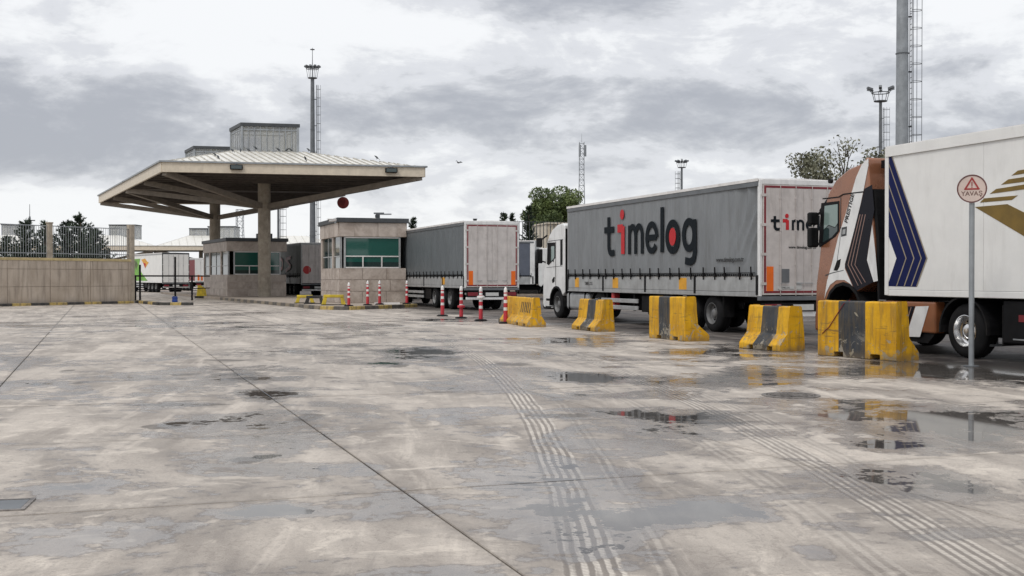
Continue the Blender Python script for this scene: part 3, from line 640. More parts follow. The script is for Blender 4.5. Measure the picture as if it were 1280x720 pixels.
# ================================================================== masts
def mast(px,ptop,Y,pw0,pw1,label,ladder=.55,crown=1.0,rod=0,base_y=None,lside=1,arms=False,cage=True):
    H=EYE+(HOR-ptop)/F*Y; x=(px-640)/F*Y; r0=pw0/2*Y/F; r1=pw1/2*Y/F
    t=thing('light_mast',label,'light mast',(x,Y,0))
    mb=MB(); mb.cyl((0,0,0),(0,0,H),r0,r1,16); part('pole',mb,M['galvd' if Y>100 else 'galv'],t,smooth=30)
    for zf in (.25,.5,.75):
        rr=r0+(r1-r0)*zf; part('flange',MB().cyl((0,0,H*zf),(0,0,H*zf+.06),rr*1.12,rr*1.12,16),M['galvd'],t)
    if cage:
        o=lside*(r0+.10); w_=ladder; th=(.021 if Y>100 else .032)*max(1,Y/90)
        mb=MB()
        for yy in(-.2,.2): mb.bar((o,yy,1),(o,yy,H-1),th*1.3)
        zz=1.3
        while zz<H-1: mb.bar((o,-.2,zz),(o,.2,zz),th*.8); zz+=.33
        part('ladder',mb,M['galvd'],t,kind='stuff')
        mb=MB(); zz=2.6; ce=o+lside*w_*.5
        pts=[(o+lside*w_*.5*(1-math.cos(a)),w_*.52*math.sin(a)) for a in [PI*k/8-0 for k in range(0,9)]]
        ring=[(o,-.22)]+[(o+lside*w_*math.sin(a),-w_*.5*math.cos(a)) for a in [PI*k/8 for k in range(1,8)]]+[(o,.22)]
        while zz<H-1:
            mb.tube([(a,b,zz) for a,b in ring],th*.55,4); zz+=1.1
        for k_ in (1,4,7): mb.bar((ring[k_][0],ring[k_][1],2.6),(ring[k_][0],ring[k_][1],H-1),th,th*.6)
        part('safety_cage',mb,M['galvd'],t,kind='stuff')
        zz=4.0; mb=MB()
        while zz<H-1: mb.bar((0,0,zz),(o+lside*.05,0,zz),.09,.07); zz+=3.4
        part('standoffs',mb,M['black'],t,kind='stuff')
    if crown:
        c=crown; zt=H
        mb=MB()
        for zz,rr in((zt-.1,c*.72),(zt+1.1,c)):
            mb.tube([(rr*math.cos(2*PI*k/12),rr*math.sin(2*PI*k/12),zz) for k in range(13)],.06*c,5)
        for k in range(6):
            a=2*PI*k/6; mb.bar((c*.72*math.cos(a),c*.72*math.sin(a),zt-.1),(c*math.cos(a),c*math.sin(a),zt+1.2),.06*c)
            mb.bar((0,0,zt-.1),(c*.72*math.cos(a),c*.72*math.sin(a),zt-.1),.06*c)
        part('crown_frame',mb,M['galvd'],t)
        part('platform',MB().cyl((0,0,zt-.16),(0,0,zt-.08),c*.72,c*.72,14),M['galvd'],t)
        n=6 if arms else 10
        for k in range(n):
            a=2*PI*k/n+.2; rr=c*(1.35 if arms else 1.0)
            if arms: part('arm',MB().bar((c*.9*math.cos(a),c*.9*math.sin(a),zt+1.1),(rr*math.cos(a),rr*math.sin(a),zt+1.5),.08),M['galvd'],t)
            me=MB().bar((-.32*c,0,0),(.32*c,0,.18*c),.34*c,.24*c)
            o=part('lamp_head',me,M['galvd'],t); o.location=(rr*math.cos(a),rr*math.sin(a),zt+(1.55 if arms else 1.25)); o.rotation_euler=(0,0,a)
    if rod: 
        part('lightning_rod',MB().cyl((0,0,H),(0,0,H+rod),.07,.03,6).cyl((0,0,H+rod*.93),(0,0,H+rod*.95),.3,.3,8),M['galvd'],t)
    return t
mast(391,97,150,8.5,4.6,'tall grey light mast with round lamp crown, rod and caged ladder above the booths',ladder=.5,crown=.80,rod=3.8)
mast(1127,-240,72,17.5,12,'thickest light mast with caged ladder rising out of the picture behind the white trailer',ladder=.68,crown=1.2)
mast(1100,126,168,5.6,3.6,'slender light mast with spread floodlights left of the thickest mast',ladder=.9,crown=1.25,arms=True)
mast(852,209,273,3.4,2.4,'small far light mast above the lettered trailer roof',ladder=1.1,crown=1.25,rod=2,lside=-1)
mast(348,250,190,3.2,2.6,'thin far light mast seen between the thick column and the tall mast',ladder=1.0,crown=0)
def lattice(px,ptop,Y,w0,w1,label,panels=True,step=None):
    H=EYE+(HOR-ptop)/F*Y; x=(px-640)/F*Y; t=thing('lattice_tower',label,'lattice tower',(x,Y,0))
    th=.11*Y/246; mb=MB(); c=[(1,1),(-1,1),(-1,-1),(1,-1)]
    wd=lambda z:w0+(w1-w0)*min(1,z/(H*.75))
    for k in range(4):
        a=c[k]; mb.bar((a[0]*w0/2,a[1]*w0/2,0),(a[0]*w1/2,a[1]*w1/2,H*.75),th); mb.bar((a[0]*w1/2,a[1]*w1/2,H*.75),(a[0]*w1/2,a[1]*w1/2,H),th)
    part('leg',mb,M['galv'],t)
    mb=MB(); z=0
    while z<H-.5:
        z2=min(H,z+wd(z)*1.1)
        for k in range(4):
            a,b=c[k],c[(k+1)%4]; mb.bar((a[0]*wd(z)/2,a[1]*wd(z)/2,z),(b[0]*wd(z2)/2,b[1]*wd(z2)/2,z2),th*.6); mb.bar((a[0]*wd(z2)/2,a[1]*wd(z2)/2,z2),(b[0]*wd(z2)/2,b[1]*wd(z2)/2,z2),th*.6)
        z=z2
    part('bracing',mb,M['galv'],t,kind='stuff')
    if panels:
        for k in range(3):
            a=2*PI*k/3; part('panel_antenna',MB().box(-.2,.2,-.1,.1,0,2.4),M['galv'],t,loc=(w1*.8*math.cos(a),w1*.8*math.sin(a),H-3)).rotation_euler=(0,0,a)
        part('rod',MB().cyl((0,0,H),(0,0,H+1.8),.05,.03,6),M['galv'],t)
    return t
lattice(727,178,246,2.1,1.0,'tall lattice telecom tower with panel antennas right of the green tree')
lattice(300,262,300,2.6,1.6,'faint lattice tower between the two canopy columns',panels=False)
x,y,_=at(37.5,268,200); t=thing('antenna_mast','thin antenna mast with short crossarms above the far left roofs','antenna mast',(x,y,0))
part('pole',MB().cyl((0,0,0),(0,0,11.9),.3,.16,8),M['galvd'],t); part('crossarm',MB().box(-.9,.9,-.08,.08,11.1,11.3).box(-.6,.6,-.08,.08,10.3,10.45),M['galvd'],t); part('rod',MB().cyl((0,0,11.9),(0,0,14),.06,.04,6),M['galvd'],t)
# ================================================================== rear boundary and pale building on the right
A=Vector((-3,89,0)); B=Vector((14,93,0)); L,rz=frame(A,B)
wr=thing('concrete_wall','concrete wall behind the trucks carrying dark bars below the green tree, with an added unseen run to the right','wall',A,rz)
part('wall_core',MB().box(0,L+75,.03,.3,0,2.85),M['wallc'],wr)  # right-hand run added, unseen behind the trucks, to darken reflections on the ground
for i in range(24):
    for z0,z1 in((0,1.4),(1.41,2.85)): link('concrete_panel',MB().box(i*2.5+.01,i*2.5+2.49,0,.03,z0+.004,z1-.004).mesh('concrete_panel',M['wallc']),wr)
fr=thing('metal_fence','dark upright bar fence behind the trucks, under the green tree','fence',A,rz)
bar_fence(fr,L,2.85,2.95,[.2,16],.28,M['charcoal'],M['charcoal'],barw=.05)
x,y,_=at(697,285,99)
t=thing('shed','pale flat roofed shed wall with vertical ribs half hidden by the green tree','building',(x,y,0),.25)
part('wall',MB().box(-.9,7,0,5,0,6.0),M['cream'],t)
mb=MB()
for i in range(13): mb.box(-.8+i*.6,-.72+i*.6,-.08,0,0,5.9)
part('wall_ribs',mb,M['cream'],t,kind='stuff'); part('roof',MB().box(-1.0,7.1,-.2,5.2,6.0,6.12),M['cream'],t)
# ================================================================== trees
def leaves(mb,c,r,n,size,rng,flat=1.0):
    for _ in range(n):
        while True:
            p=Vector((rng.uniform(-1,1),rng.uniform(-1,1),rng.uniform(-1,1)))
            if p.length<1: break
        p=p.normalized()*(p.length**.6)
        q=Vector(c)+Vector((p.x*r[0],p.y*r[1],p.z*r[2]))
        a=Vector((rng.gauss(0,1),rng.gauss(0,1),rng.gauss(0,1)*flat)).normalized(); b=a.cross(Vector((rng.gauss(0,1),rng.gauss(0,1),rng.gauss(0,1)))).normalized()
        s=size*rng.uniform(.6,1.3); mb.add([q-a*s,q+b*s*.55,q+a*s,q-b*s*.55],[(0,1,2,3)])
def branch(mb,p,d,l,r,depth,rng,tips,spread=.55,up=.12):
    q=p+d*l; mb.cyl(p,q,r,r*.68,6 if depth>1 else 4,cap=False)
    tips.append((q,depth))
    if depth==0: return
    for _ in range(3 if depth>2 else rng.choice((2,3))):
        nd=(d+Vector((rng.gauss(0,spread),rng.gauss(0,spread),rng.gauss(0,spread*.6)+up))).normalized()
        branch(mb,p.lerp(q,rng.uniform(.65,1)),nd,l*rng.uniform(.6,.85),r*.62,depth-1,rng,tips,spread,up)
def tree(loc,h,spread,label,leafm,n,size,seed,depth=4,tw=.22,clump=1.0,bare=0.0,group=None,trunk_f=.33,squash=.7):
    rng=random.Random(seed); t=thing('tree',label,'tree',loc,0,group)
    mb=MB(); tips=[]
    branch(mb,Vector((0,0,0)),Vector((0,0,1)),h*trunk_f,tw,depth,rng,tips,spread,.14)
    zs=max(p.z for p,_ in tips); k=h/zs
    mb.v=[(x*1,y*1,z*k) for x,y,z in mb.v]; part('trunk',mb,M['bark'],t)
    cr=MB(); T=[p for p,d in tips if d<=1 and rng.random()>bare]
    for p in T: leaves(cr,(p.x,p.y,p.z*k),(clump,clump,clump*squash),max(4,int(n/len(T))),size,rng)
    part('crown',cr,leafm,t); return t
def conifer(loc,h,w,label,seed,group=None):
    rng=random.Random(seed); t=thing('conifer',label,'conifer tree',loc); part('trunk',MB().cyl((0,0,0),(0,0,h*.97),.17,.03,8),M['bark'],t)
    mb=MB(); z=h*.08
    while z<h*.98:
        f=(1-z/h); n=max(4,int(9*f+3))
        for k in range(n):
            a=rng.uniform(0,2*PI); l=w*(f**.75)*rng.uniform(.65,1.15)+.1; d=Vector((math.cos(a),math.sin(a),rng.uniform(.15,.6))).normalized(); o=Vector((0,0,z+rng.uniform(-.1,.1)))
            m=max(4,int(l/.13))
            for j in range(m):
                s=j/m; q=o+d*l*s+Vector((0,0,l*.22*s*s)); 
                for _ in range(5):
                    e=(d+Vector((rng.gauss(0,.8),rng.gauss(0,.8),rng.gauss(0,.6)+.3))).normalized(); sd_=e.cross(Vector((rng.gauss(0,1),rng.gauss(0,1),rng.gauss(0,1)))).normalized()*.045
                    ln=.30*(1-s*.4); mb.add([q-sd_,q+sd_,q+e*ln],[(0,1,2)])
        z+=.17+.10*f
    part('crown',mb,M['needle'],t); return t
for px,top,Y,w_,l,sd_ in ((8,296,72,1.3,'lowest dark conifer at the far left edge behind the wall fence',1),(32,275,66,2.3,'tall pointed dark conifer left of the fence post behind the wall',2),(57,279,68,1.8,'narrow dark conifer directly beside the fence post on its left',3),
        (84,277,70,2.1,'dark conifer directly right of the fence post behind the wall',4),(101,268,68,2.5,'tallest dark conifer in the middle of the fence bay right of the post',5),(119,284,70,2.0,'short dark conifer furthest right behind the left wall',6)):
    xx=(px-640)/F*Y; conifer((xx,Y,0),EYE+(HOR-top)/F*Y,w_,l,sd_)
for px,top,Y,l,sd_ in ((516,271,95,'small conifer tip poking up between pale booth and grey trailer',11),(630,264,92,'small dark conifer top above the grey trailer roof',12),(641,267,93,'dark conifer behind the right end of the grey trailer roof',13),(661,258,95,'slim conifer at the left flank of the dense green tree',14)):
    xx=(px-640)/F*Y; conifer((xx,Y,0),EYE+(HOR-top)/F*Y,1.5,l,sd_)
x,y,_=at(692,0,112); tree((x,y,0),EYE+(HOR-240)/F*112,.50,'dense dark green tree behind the white cab of the lettered truck',M['leafd'],26000,.13,21,depth=4,clump=1.05,trunk_f=.36)
x,y,_=at(1072,0,60); tree((x,y,0),EYE+(HOR-196)/F*60,.55,'olive leafy tree left behind the copper cab roof',M['leafg'],9000,.10,33,depth=4,clump=.75,trunk_f=.34)
x,y,_=at(1087,0,58); tree((x,y,0),EYE+(HOR-182)/F*58,.46,'half bare tree with thin twigs behind the copper cab roof',M['leafg'],2300,.085,45,depth=5,clump=.45,bare=.40,trunk_f=.30)
# faint treeline far behind
def treeline(x0,x1,Y,h,label,seed):
    rng=random.Random(seed); mb=MB(); n=int((x1-x0)/3)
    for i in range(n):
        leaves(mb,(x0+(i+.5)*3,Y+rng.uniform(-4,4),h*.5),(3.2,3,h*rng.uniform(.4,.58)),170,.7,rng)
    o=part('distant_trees',mb,M['leafd'],None,kind='stuff'); tag(o,label,'trees')
treeline(-5,150,330,7.0,'low dark line of distant trees behind the trucks',3)
treeline(-190,-20,420,8.5,'low dark line of distant trees behind the far canopies on the left',4)
# ================================================================== birds on the roof and in the air
def pigeon():
    mb=MB(); mb.lathe([(.01,-.17),(.05,-.12),(.085,-.03),(.075,.06),(.045,.12),(.048,.155),(.03,.19),(.005,.20)],ax='y',n=8)
    mb.add([(-.04,-.13,.0),(.04,-.13,.0),(.035,-.30,-.03),(-.035,-.30,-.03)],[(0,1,2,3)])
    mb.bar((0,.19,.0),(0,.23,-.01),.015); mb.bar((-.03,0,-.07),(-.03,.01,-.16),.012); mb.bar((.03,0,-.07),(.03,.01,-.16),.012)
    mb.v=[(x,y*math.cos(.5)-z*math.sin(.5)*0, z+y*.55) for x,y,z in mb.v]
    return mb.mesh('pigeon',M['charcoal'])
pg=pigeon()
def roof_z(px,py):   # point of the near roof slope seen at a photo pixel
    best=None
    for i in range(200):
        b=-.5+.365*i/199; z=8.42+(9.95-8.42)*((.5-abs(b))*-1+.5+0) if False else 8.42+(9.95-8.42)*(b+.5)/.37
        for j in range(120):
            a=-.5+j/119
            if abs(a)>.5-(.5-.128)*(b+.5)/.37: continue
            p=Vector(P1(a,b,z+.1)); x_=640+F*p.x/p.y; y_=HOR-(z+.1-EYE)/p.y*F
            e=abs(x_-px)+abs(y_-py)
            if best is None or e<best[0]: best=(e,p.x,p.y,z)
    return best[1:]
for i,(px,py) in enumerate([(269,195),(273,199),(291,190),(301,191),(311,190.5),(320,188.5),(348,190),(359,189.5),(364,190),(382,200),(386,190),(471,200)]):
    x,y,z=roof_z(px,py); s=.85
    o=link('pigeon',pg,None,(x,y,z+.24),(0,0,random.uniform(0,6))); o.scale=(s,s,s)
    tag(o,'dark pigeon, one of a close pair on the left slope of the canopy roof' if i<2 else 'lone dark pigeon far out on the right slope of the canopy roof' if i==11 else 'dark pigeon low on the canopy roof, right of the lantern row' if i==9 else 'dark pigeon in the row along the foot of the near roof lantern','pigeon','pigeons perched on the canopy roof')
mb=MB(); mb.lathe([(.01,-.16),(.06,-.05),(.05,.08),(.03,.14),(.005,.17)],ax='y',n=8)
mb.add([(0,.06,0),(.26,.02,.16),(.48,-.05,.10),(.20,-.10,.10),(0,-.08,0)],[(0,1,2,3,4)]); mb.add([(0,.06,0),(-.26,.02,.14),(-.45,-.05,.05),(-.20,-.10,.08),(0,-.08,0)],[(0,1,2,3,4)]); mb.add([(-.03,-.13,0),(.03,-.13,0),(.06,-.30,0),(-.06,-.30,0)],[(0,1,2,3)])
x,y,z=at(573,203.5,48); o=link('flying_bird',mb.mesh('flying_bird',M['charcoal']),None,(x,y,z),(.2,.1,.9)); o.scale=(.5,.5,.5); tag(o,'small dark bird flying right of the canopy','bird')
# ================================================================== lorries
def text_part(s,size,mat_,parent,M4,name='lettering',bold=0.0,align='LEFT'):
    cu=bpy.data.curves.new(name,'FONT'); cu.body=s; cu.size=size; cu.extrude=.0015; cu.offset=bold; cu.align_x=align; cu.resolution_u=2
    ob=bpy.data.objects.new('tmp',cu); COL.objects.link(ob); dg=bpy.context.evaluated_depsgraph_get()
    me=bpy.data.meshes.new_from_object(ob.evaluated_get(dg)); bpy.data.objects.remove(ob); bpy.data.curves.remove(cu)
    me.materials.clear(); me.materials.append(mat_); me.transform(M4); me.name=name
    return link(name,me,parent)
def mleft(x,y,z,rot=0):   # text plane on a left side: reads towards the rear, faces -x
    return Matrix(((0,0,-1,x),(-1,0,0,y),(0,1,0,z),(0,0,0,1)))@Matrix.Rotation(rot,4,'Z')
def mrear(x,y,z,rot=0):   # text plane facing -y
    return Matrix(((1,0,0,x),(0,0,-1,y),(0,1,0,z),(0,0,0,1)))@Matrix.Rotation(rot,4,'Z')
def arc(cx,cy,rx,ry,a0,a1,n=14): return [(cx+rx*math.cos(R(a0+(a1-a0)*i/n)),cy+ry*math.sin(R(a0+(a1-a0)*i/n))) for i in range(n+1)]
GL={ # strokes in a unit letter box: x 0..1, y 0..1 = x-height ; (polyline, width factor)
 't':([(.42,1.30),(.42,.28),(.50,.12),(.66,.06),(.95,.08)],[(.0,.86),(.92,.86)]),
 'i':([(.08,.88),(.62,.88)],[(.62,.95),(.62,.02)]),
 'm':([(.09,.0),(.09,.95)],[(.09,.62)]+arc(.285,.60,.195,.30,180,0)[1:]+[(.48,.0)],[(.48,.62)]+arc(.685,.60,.205,.30,180,0)[1:]+[(.89,.0)]),
 'e':([(.14,.50),(.86,.50)],arc(.5,.5,.38,.42,0,325,24)),
 'l':([(.5,1.42),(.5,.02)],),
 'o':(arc(.5,.48,.37,.42,0,360,28),),
 'g':(arc(.46,.50,.34,.40,0,360,26),[(.82,.95),(.84,-.02),(.76,-.22),(.55,-.30),(.22,-.26)]),
}
def glyph(mb,ch,x0,x1,z0,xh,wd,fn,cnt=[0]):
    """fn maps (x,z,thickness) -> 3-D point; each stroke sits a hair proud of the one before"""
    for st in GL[ch]:
        pts=[Vector((x0+(x1-x0)*a,z0+xh*b)) for a,b in st]
        for i,(a,b) in enumerate(zip(pts,pts[1:])):
            cnt[0]=(cnt[0]+1)%40; h=.002+cnt[0]*.00012
            d=(b-a).normalized(); n=Vector((-d.y,d.x))*wd/2; q=[a+n,b+n,b-n,a-n]
            mb.add([fn(p.x,p.y,0) for p in q]+[fn(p.x,p.y,h) for p in q],[(4,5,6,7),(0,1,5,4),(1,2,6,5),(2,3,7,6),(3,0,4,7)])
            if i<len(pts)-2 or False:
                cnt[0]=(cnt[0]+1)%40; h=.002+cnt[0]*.00012
                c=[b+Vector((math.cos(2*PI*k/10),math.sin(2*PI*k/10)))*wd/2 for k in range(10)]
                mb.add([fn(p.x,p.y,0) for p in c]+[fn(p.x,p.y,h) for p in c],[tuple(range(10,20))]+[(k,(k+1)%10,10+(k+1)%10,10+k) for k in range(10)])
def disc(mb,cx,cz,rx,rz,fn,h=.009):
    c=[(cx+rx*math.cos(2*PI*k/22),cz+rz*math.sin(2*PI*k/22)) for k in range(22)]
    mb.add([fn(a,b,0) for a,b in c]+[fn(a,b,h) for a,b in c],[tuple(range(22,44))]+[(k,(k+1)%22,22+(k+1)%22,22+k) for k in range(22)])
def wordmark(parent,boxes,z0,xh,fn,wd,dot_z):
    for ch,(a,b) in zip('timelog',boxes):
        mb=MB()
        wf={'i':1.25,'l':1.0,'m':.88,'e':.9}.get(ch,1)*wd
        glyph(mb,ch,a,b,z0,xh,wf,fn)
        if ch=='i': disc(mb,a+(b-a)*.55,dot_z,wf*.56,wf*.62 if True else 0,fn)
        part('letter',mb,M['lred'] if ch=='i' else M['ldark'],parent)
        if ch=='o': mb=MB(); disc(mb,(a+b)/2,z0+xh*.48,(b-a)*.22,xh*.27,fn); part('letter_disc',mb,M['lred'],parent)
# ---- wheels
def make_wheel_meshes():
    ty=MB(); r=.505; ty.lathe([(.29,.0),(.30,-.005),(.40,.0),(.47,.02),(r-.008,.055),(r,.075),(r,.12),(r-.012,.125),(r-.012,.135),(r,.14),(r,.20),(r-.012,.205),(r-.012,.215),(r,.22),(r,.29),(.49,.32),(.45,.34),(.29,.34)],ax='x',n=40,cap=(0,0))
    tyre=ty.mesh('tyre',M['rubber'])
    ri=MB(); ri.lathe([(.295,-.01),(.285,-.012),(.27,.03),(.255,.06),(.25,.11),(.20,.135),(.16,.13),(.15,.10),(.13,.09),(.12,.05),(.085,.03),(.02,.025)],ax='x',n=36,cap=(0,1))
    rim=ri.mesh('rim',M['rim']); rimd=ri.mesh('rim',M['rimdark'])
    nb=MB()
    for k in range(10):
        a=2*PI*k/10; nb.cyl((.095,.175*math.cos(a),.175*math.sin(a)),(.145,.175*math.cos(a),.175*math.sin(a)),.017,.017,6)
    for k in range(8):
        a=2*PI*(k+.5)/8; nb.cyl((.128,.225*math.cos(a),.225*math.sin(a)),(.131,.225*math.cos(a),.225*math.sin(a)),.024,.024,8)
    nuts=nb.mesh('wheel_nuts',M['black'])
    for me in(tyre,rim,rimd):
        for p in me.polygons: p.use_smooth=True
        bm=bmesh.new(); bm.from_mesh(me)
        for e in bm.edges:
            if len(e.link_faces)==2: e.smooth=e.calc_face_angle(0)<R(38)
        bm.to_mesh(me); bm.free()
    return tyre,rim,rimd,nuts
TYRE,RIM,RIMD,NUTS=make_wheel_meshes()
def wheel(root,side_x,y,shiny=False,flip=False,z=.505):
    w=link('wheel',TYRE,root,(side_x,y,z),(0,0,PI) if flip else (0,0,0))
    link('rim',RIM if shiny else RIMD,w); link('wheel_nuts',NUTS,w); return w
# ---- cab: profile in (y,z), y=0 is the front
def arch_pts(yc,r,zc=.5,z0=.42,z1=None):
    a0=math.asin((z0-zc)/r); a1=PI-math.asin(((z1 or z0)-zc)/r); return [(yc+r*math.cos(a),zc+r*math.sin(a)) for a in [a0+(a1-a0)*i/10 for i in range(11)]]
def cab(root,yf,prof,yw,mat_,W=2.5,x0=.03,rear=-2.15,acc='white',window=None,arch=.62,azc=.5,zr=.80,zr2=.95,door=True,mirror=None,ztop=3.3):
    P=[(yf+a,b) for a,b in prof]
    P+= [(yf+a,b) for a,b in arch_pts(yw,arch,azc,z1=zr)]
    P+= [(yf+rear,zr2)]
    c=part('cab',MB().prism(P,x0,x0+W-.06,'x'),mat_,root,bev=.09,smooth=32,seg=3)
    # windscreen and grille on the front
    wp=[p for p in prof if 1.55<=p[1]<=2.95]
    if len(wp)>=2:
        (a,b),(a2,b2)=wp[0],wp[-1]
        part('windscreen',MB().add([(x0+.14,yf+a+.012,b+.06),(x0+W-.2,yf+a+.012,b+.06),(x0+W-.26,yf+a2+.012,b2-.06),(x0+.20,yf+a2+.012,b2-.06)],[(0,1,2,3)]),M['cabglass'],c)
    part('grille',MB().box(x0+.45,x0+W-.5,yf-.02,yf+.045,.75,1.5),M['black'],c,bev=.02)
    part('bumper',MB().box(x0+.02,x0+W-.08,yf-.45,yf+.07,.30,.72),M['black' if acc=='black' else 'white'] if acc!='copper' else M['copperd'],c,bev=.06,seg=2)
    for xx in(x0+.10,x0+W-.55): part('headlight',MB().box(xx,xx+.38,yf+.03,yf+.085,.78,1.05),M['plate'],c,bev=.03)
    # inner arch, step well
    part('wheel_arch',MB().prism([(yf+a,b) for a,b in arch_pts(yw,arch+.05,azc,z0=.44)]+[(yf+a,b) for a,b in reversed(arch_pts(yw,arch-.02,azc,z0=.46))],x0-.025,x0+.5,'x'),M['black'],c)
    part('wheel_arch',MB().prism([(yf+a,b) for a,b in arch_pts(yw,arch+.05,azc,z0=.44)]+[(yf+a,b) for a,b in reversed(arch_pts(yw,arch-.02,azc,z0=.46))],x0+W-.55,x0+W-.035,'x'),M['black'],c)
    return c
def chassis(root,W,y0,y1,z0=.80,z1=1.0,m='chassis'):
    mb=MB().box(.75,.90,y0,y1,z0,z1).box(W-.90,W-.75,y0,y1,z0,z1); n=int((y1-y0)/1.5)
    for i in range(n+1): y=y0+.1+(y1-y0-.3)*i/max(1,n); mb.box(.90,W-.90,y,y+.1,z0+.03,z1-.04)
    part('chassis_frame',mb,M[m],root)
def trailer_body(root,W,L,H,kind,cm,dm,zr=1.04,boards=4,straps=True,letters=False,amber=(),tape=True,frame_m='white',rear_text=False,right=True,markers=(0,),fold=True,axles=(2.55,3.86,5.17),lamps=True,boardtop=1.52,guard=True):
    hasb=kind=='curtain'
    zt=H-.13
    part('deck',MB().box(.02,W-.02,.03,L-.02,zr-.02,zr+.14),M['chassis'] if hasb else M['alu'],root)
    # bottom side rail
    for xs in((0,.05),(W-.05,W)): part('side_rail',MB().box(xs[0]-.004 if xs[0]==0 else xs[0],xs[1]+(.004 if xs[0] else 0),.12,L-.05,zr-.05,zr+.07),M['alu'] if hasb else M['boxwhite'],root,bev=.012)
    # roof
    part('roof',MB().prism([(0.0,zt),(W,zt),(W,H-.03),(W/2,H),(0,H-.03)],.06,L-.02,'y'),M['whitep'],root)
    part('roof_edge_strip',MB().box(-.03,-.004,.08,L-.02,zt+.036,H-.02),M['whitep'],root)
    for xs in((-.02,.05),(W-.05,W+.02)): part('roof_rail',MB().box(xs[0],xs[1],.08,L-.04,zt-.09,zt+.035),M['galvd'] if hasb else M['alu'],root,bev=.01)
    part('front_wall',MB().box(.02,W-.02,L-.06,L,zr,H-.04),M['white'] if kind!='curtain' else M['alu'],root)
    if hasb:
        zb=boardtop
        for xs,sg in((0,-1),)+(((W,1),) if right else ()):
            nx,nz=(260,24) if fold else (120,10); mb=MB(); y0,y1,z0,z1=.12,L-.10,zb-.02,zt-.06; vs=[]
            for i in range(nx+1):
                y=y0+(y1-y0)*i/nx
                for j in range(nz+1):
                    s=j/nz; z=z0+(z1-z0)*s; d=y-y0
                    a=.005*math.sin(y*PI/.62*1.0)*(.4+.6*(1-s)) + .006*noise.noise((y*.9,z*.7,3))+.003*noise.noise((y*4,z*1.2,9))
                    if fold: a-=abs(.085*math.exp(-(d/1.0)**2)*math.sin(d*6.5+z*2.4+1.5*math.sin(z*2.3+d)))*(.45+.55*s)+.03*math.exp(-(d/1.3)**2)*abs(noise.noise((y*4+z*1.5,z*2.2,1)))
                    vs.append((xs-sg*.012+sg*a,y,z))
            mb.add(vs,[(i*(nz+1)+j,(i+1)*(nz+1)+j,(i+1)*(nz+1)+j+1,i*(nz+1)+j+1) for i in range(nx) for j in range(nz)])
            o=part('side_curtain',mb,cm,root,smooth=60)
            xb=xs+sg*.004
            ed=[.12+(L-.22)*k/boards for k in range(boards+1)] if isinstance(boards,int) else boards
            for k,(a,b) in enumerate(zip(ed,ed[1:])):
                part('side_board',MB().box(xs-sg*.03,xs+sg*.006,a+.05,b-.05,zr+.075,zb-.03),M['alu'],root,bev=.008)
            for k,a in enumerate(ed): part('stake_post',MB().box(xs-sg*.02,xs+sg*.022,a-.045,a+.045,zr+.0,zb+.02),M['black'],root)
            if straps:
                n=int(L/.62); sm=MB().bar((0,0,zb-.10),(0,.02,zb+.24),.035,.012).box(-.02,.02,-.035,.045,zb-.02,zb+.07).mesh('strap',M['black'])
                for k in range(n): link('strap',sm,root,(xs+sg*.035,.35+k*(L-.6)/(n-1)+random.uniform(-.04,.04),0),(random.uniform(-.05,.05),0,0))
                mb=MB(); y=.3
                while y<L-.3: mb.box(xs+sg*.008,xs+sg*.028,y,y+.05,zb+.0,zb+.055); y+=.115
                mb.box(xs+sg*.01,xs+sg*.02,.2,L-.2,zb+.07,zb+.09)
                part('lacing_eyelets',mb,M['black'],root,kind='stuff')
            for a,b in amber: part('amber_marker',MB().box(xs+sg*.007,xs+sg*.0105,a,b,zr+.10,zb-.05),M['amber'],root)
    else:
        for xs,sg in((0,-1),(W,1)):
            n=boards if isinstance(boards,int) else 6
            for k in range(n):
                a=.10+(L-.15)*k/n; b=.10+(L-.15)*(k+1)/n
                part('side_panel',MB().box(xs-sg*.03,xs+sg*.0,a+.004,b-.004,zr+.075,zt-.095),cm,root)
    # rear frame and doors
    fm=M[frame_m]
    for xa in((0,.07),(W-.07,W)): part('rear_post',MB().box(xa[0],xa[1],0,.12,zr-.03,H-.05),fm,root,bev=.01)
    part('rear_header',MB().box(.072,W-.072,-.002,.10,zt-.04,H-.04),fm,root,bev=.01)
    part('rear_sill',MB().box(0.0,W,-.03,.12,zr-.14,zr-.035),M['galvd'],root,bev=.01)
    for s in(0,1):
        a=.078+s*(W-.156)/2; b=a+(W-.156)/2-.006
        d=part('rear_door',MB().box(a,b,-.022,.03,zr,zt-.05),dm,root,bev=.006)
        if tape:
            t_=.055; o_=-.0255
            oa=a+.03 if s==0 else a+.0; ob=b-.03 if s==1 else b
            part('tape',MB().box(oa,ob,o_,-.0225,zt-.13,zt-.13+t_),M['maroon'],d); part('tape',MB().box(oa,ob,o_,-.0225,zr+.05,zr+.05+t_),M['maroon'],d)
            xx=oa if s==0 else ob-t_; part('tape',MB().box(xx,xx+t_,o_,-.0225,zr+.05+t_+.001,zt-.13-.001),M['maroon'],d)
        for q in((.42,.80) if s==0 else (.20,.58)):
            x=a+(b-a)*q; mb=MB().cyl((x,-.036,zr-.02),(x,-.036,zt-.06),.010,.010,8)
            for zz in(zr+.12,zr+.75,(zr+zt)/2+.2,zt-.4): mb.box(x-.025,x+.025,-.046,-.022,zz,zz+.035)
            part('lock_bar',mb,dm if dm is not M['boxwhite'] else M['alu'],d)
            part('lock_handle',MB().bar((x,-.055,zr+.30),(x+(.22 if s==0 else -.22),-.055,zr+.30),.018),M['galv'],d)
        for k in range(4):
            zz=zr+.25+k*(zt-zr-.6)/3; xx=a if s==0 else b-.10; part('hinge',MB().box(xx-.05*(s==0),xx+.10+.05*(s==1),-.035,-.0235,zz,zz+.07),dm,d)
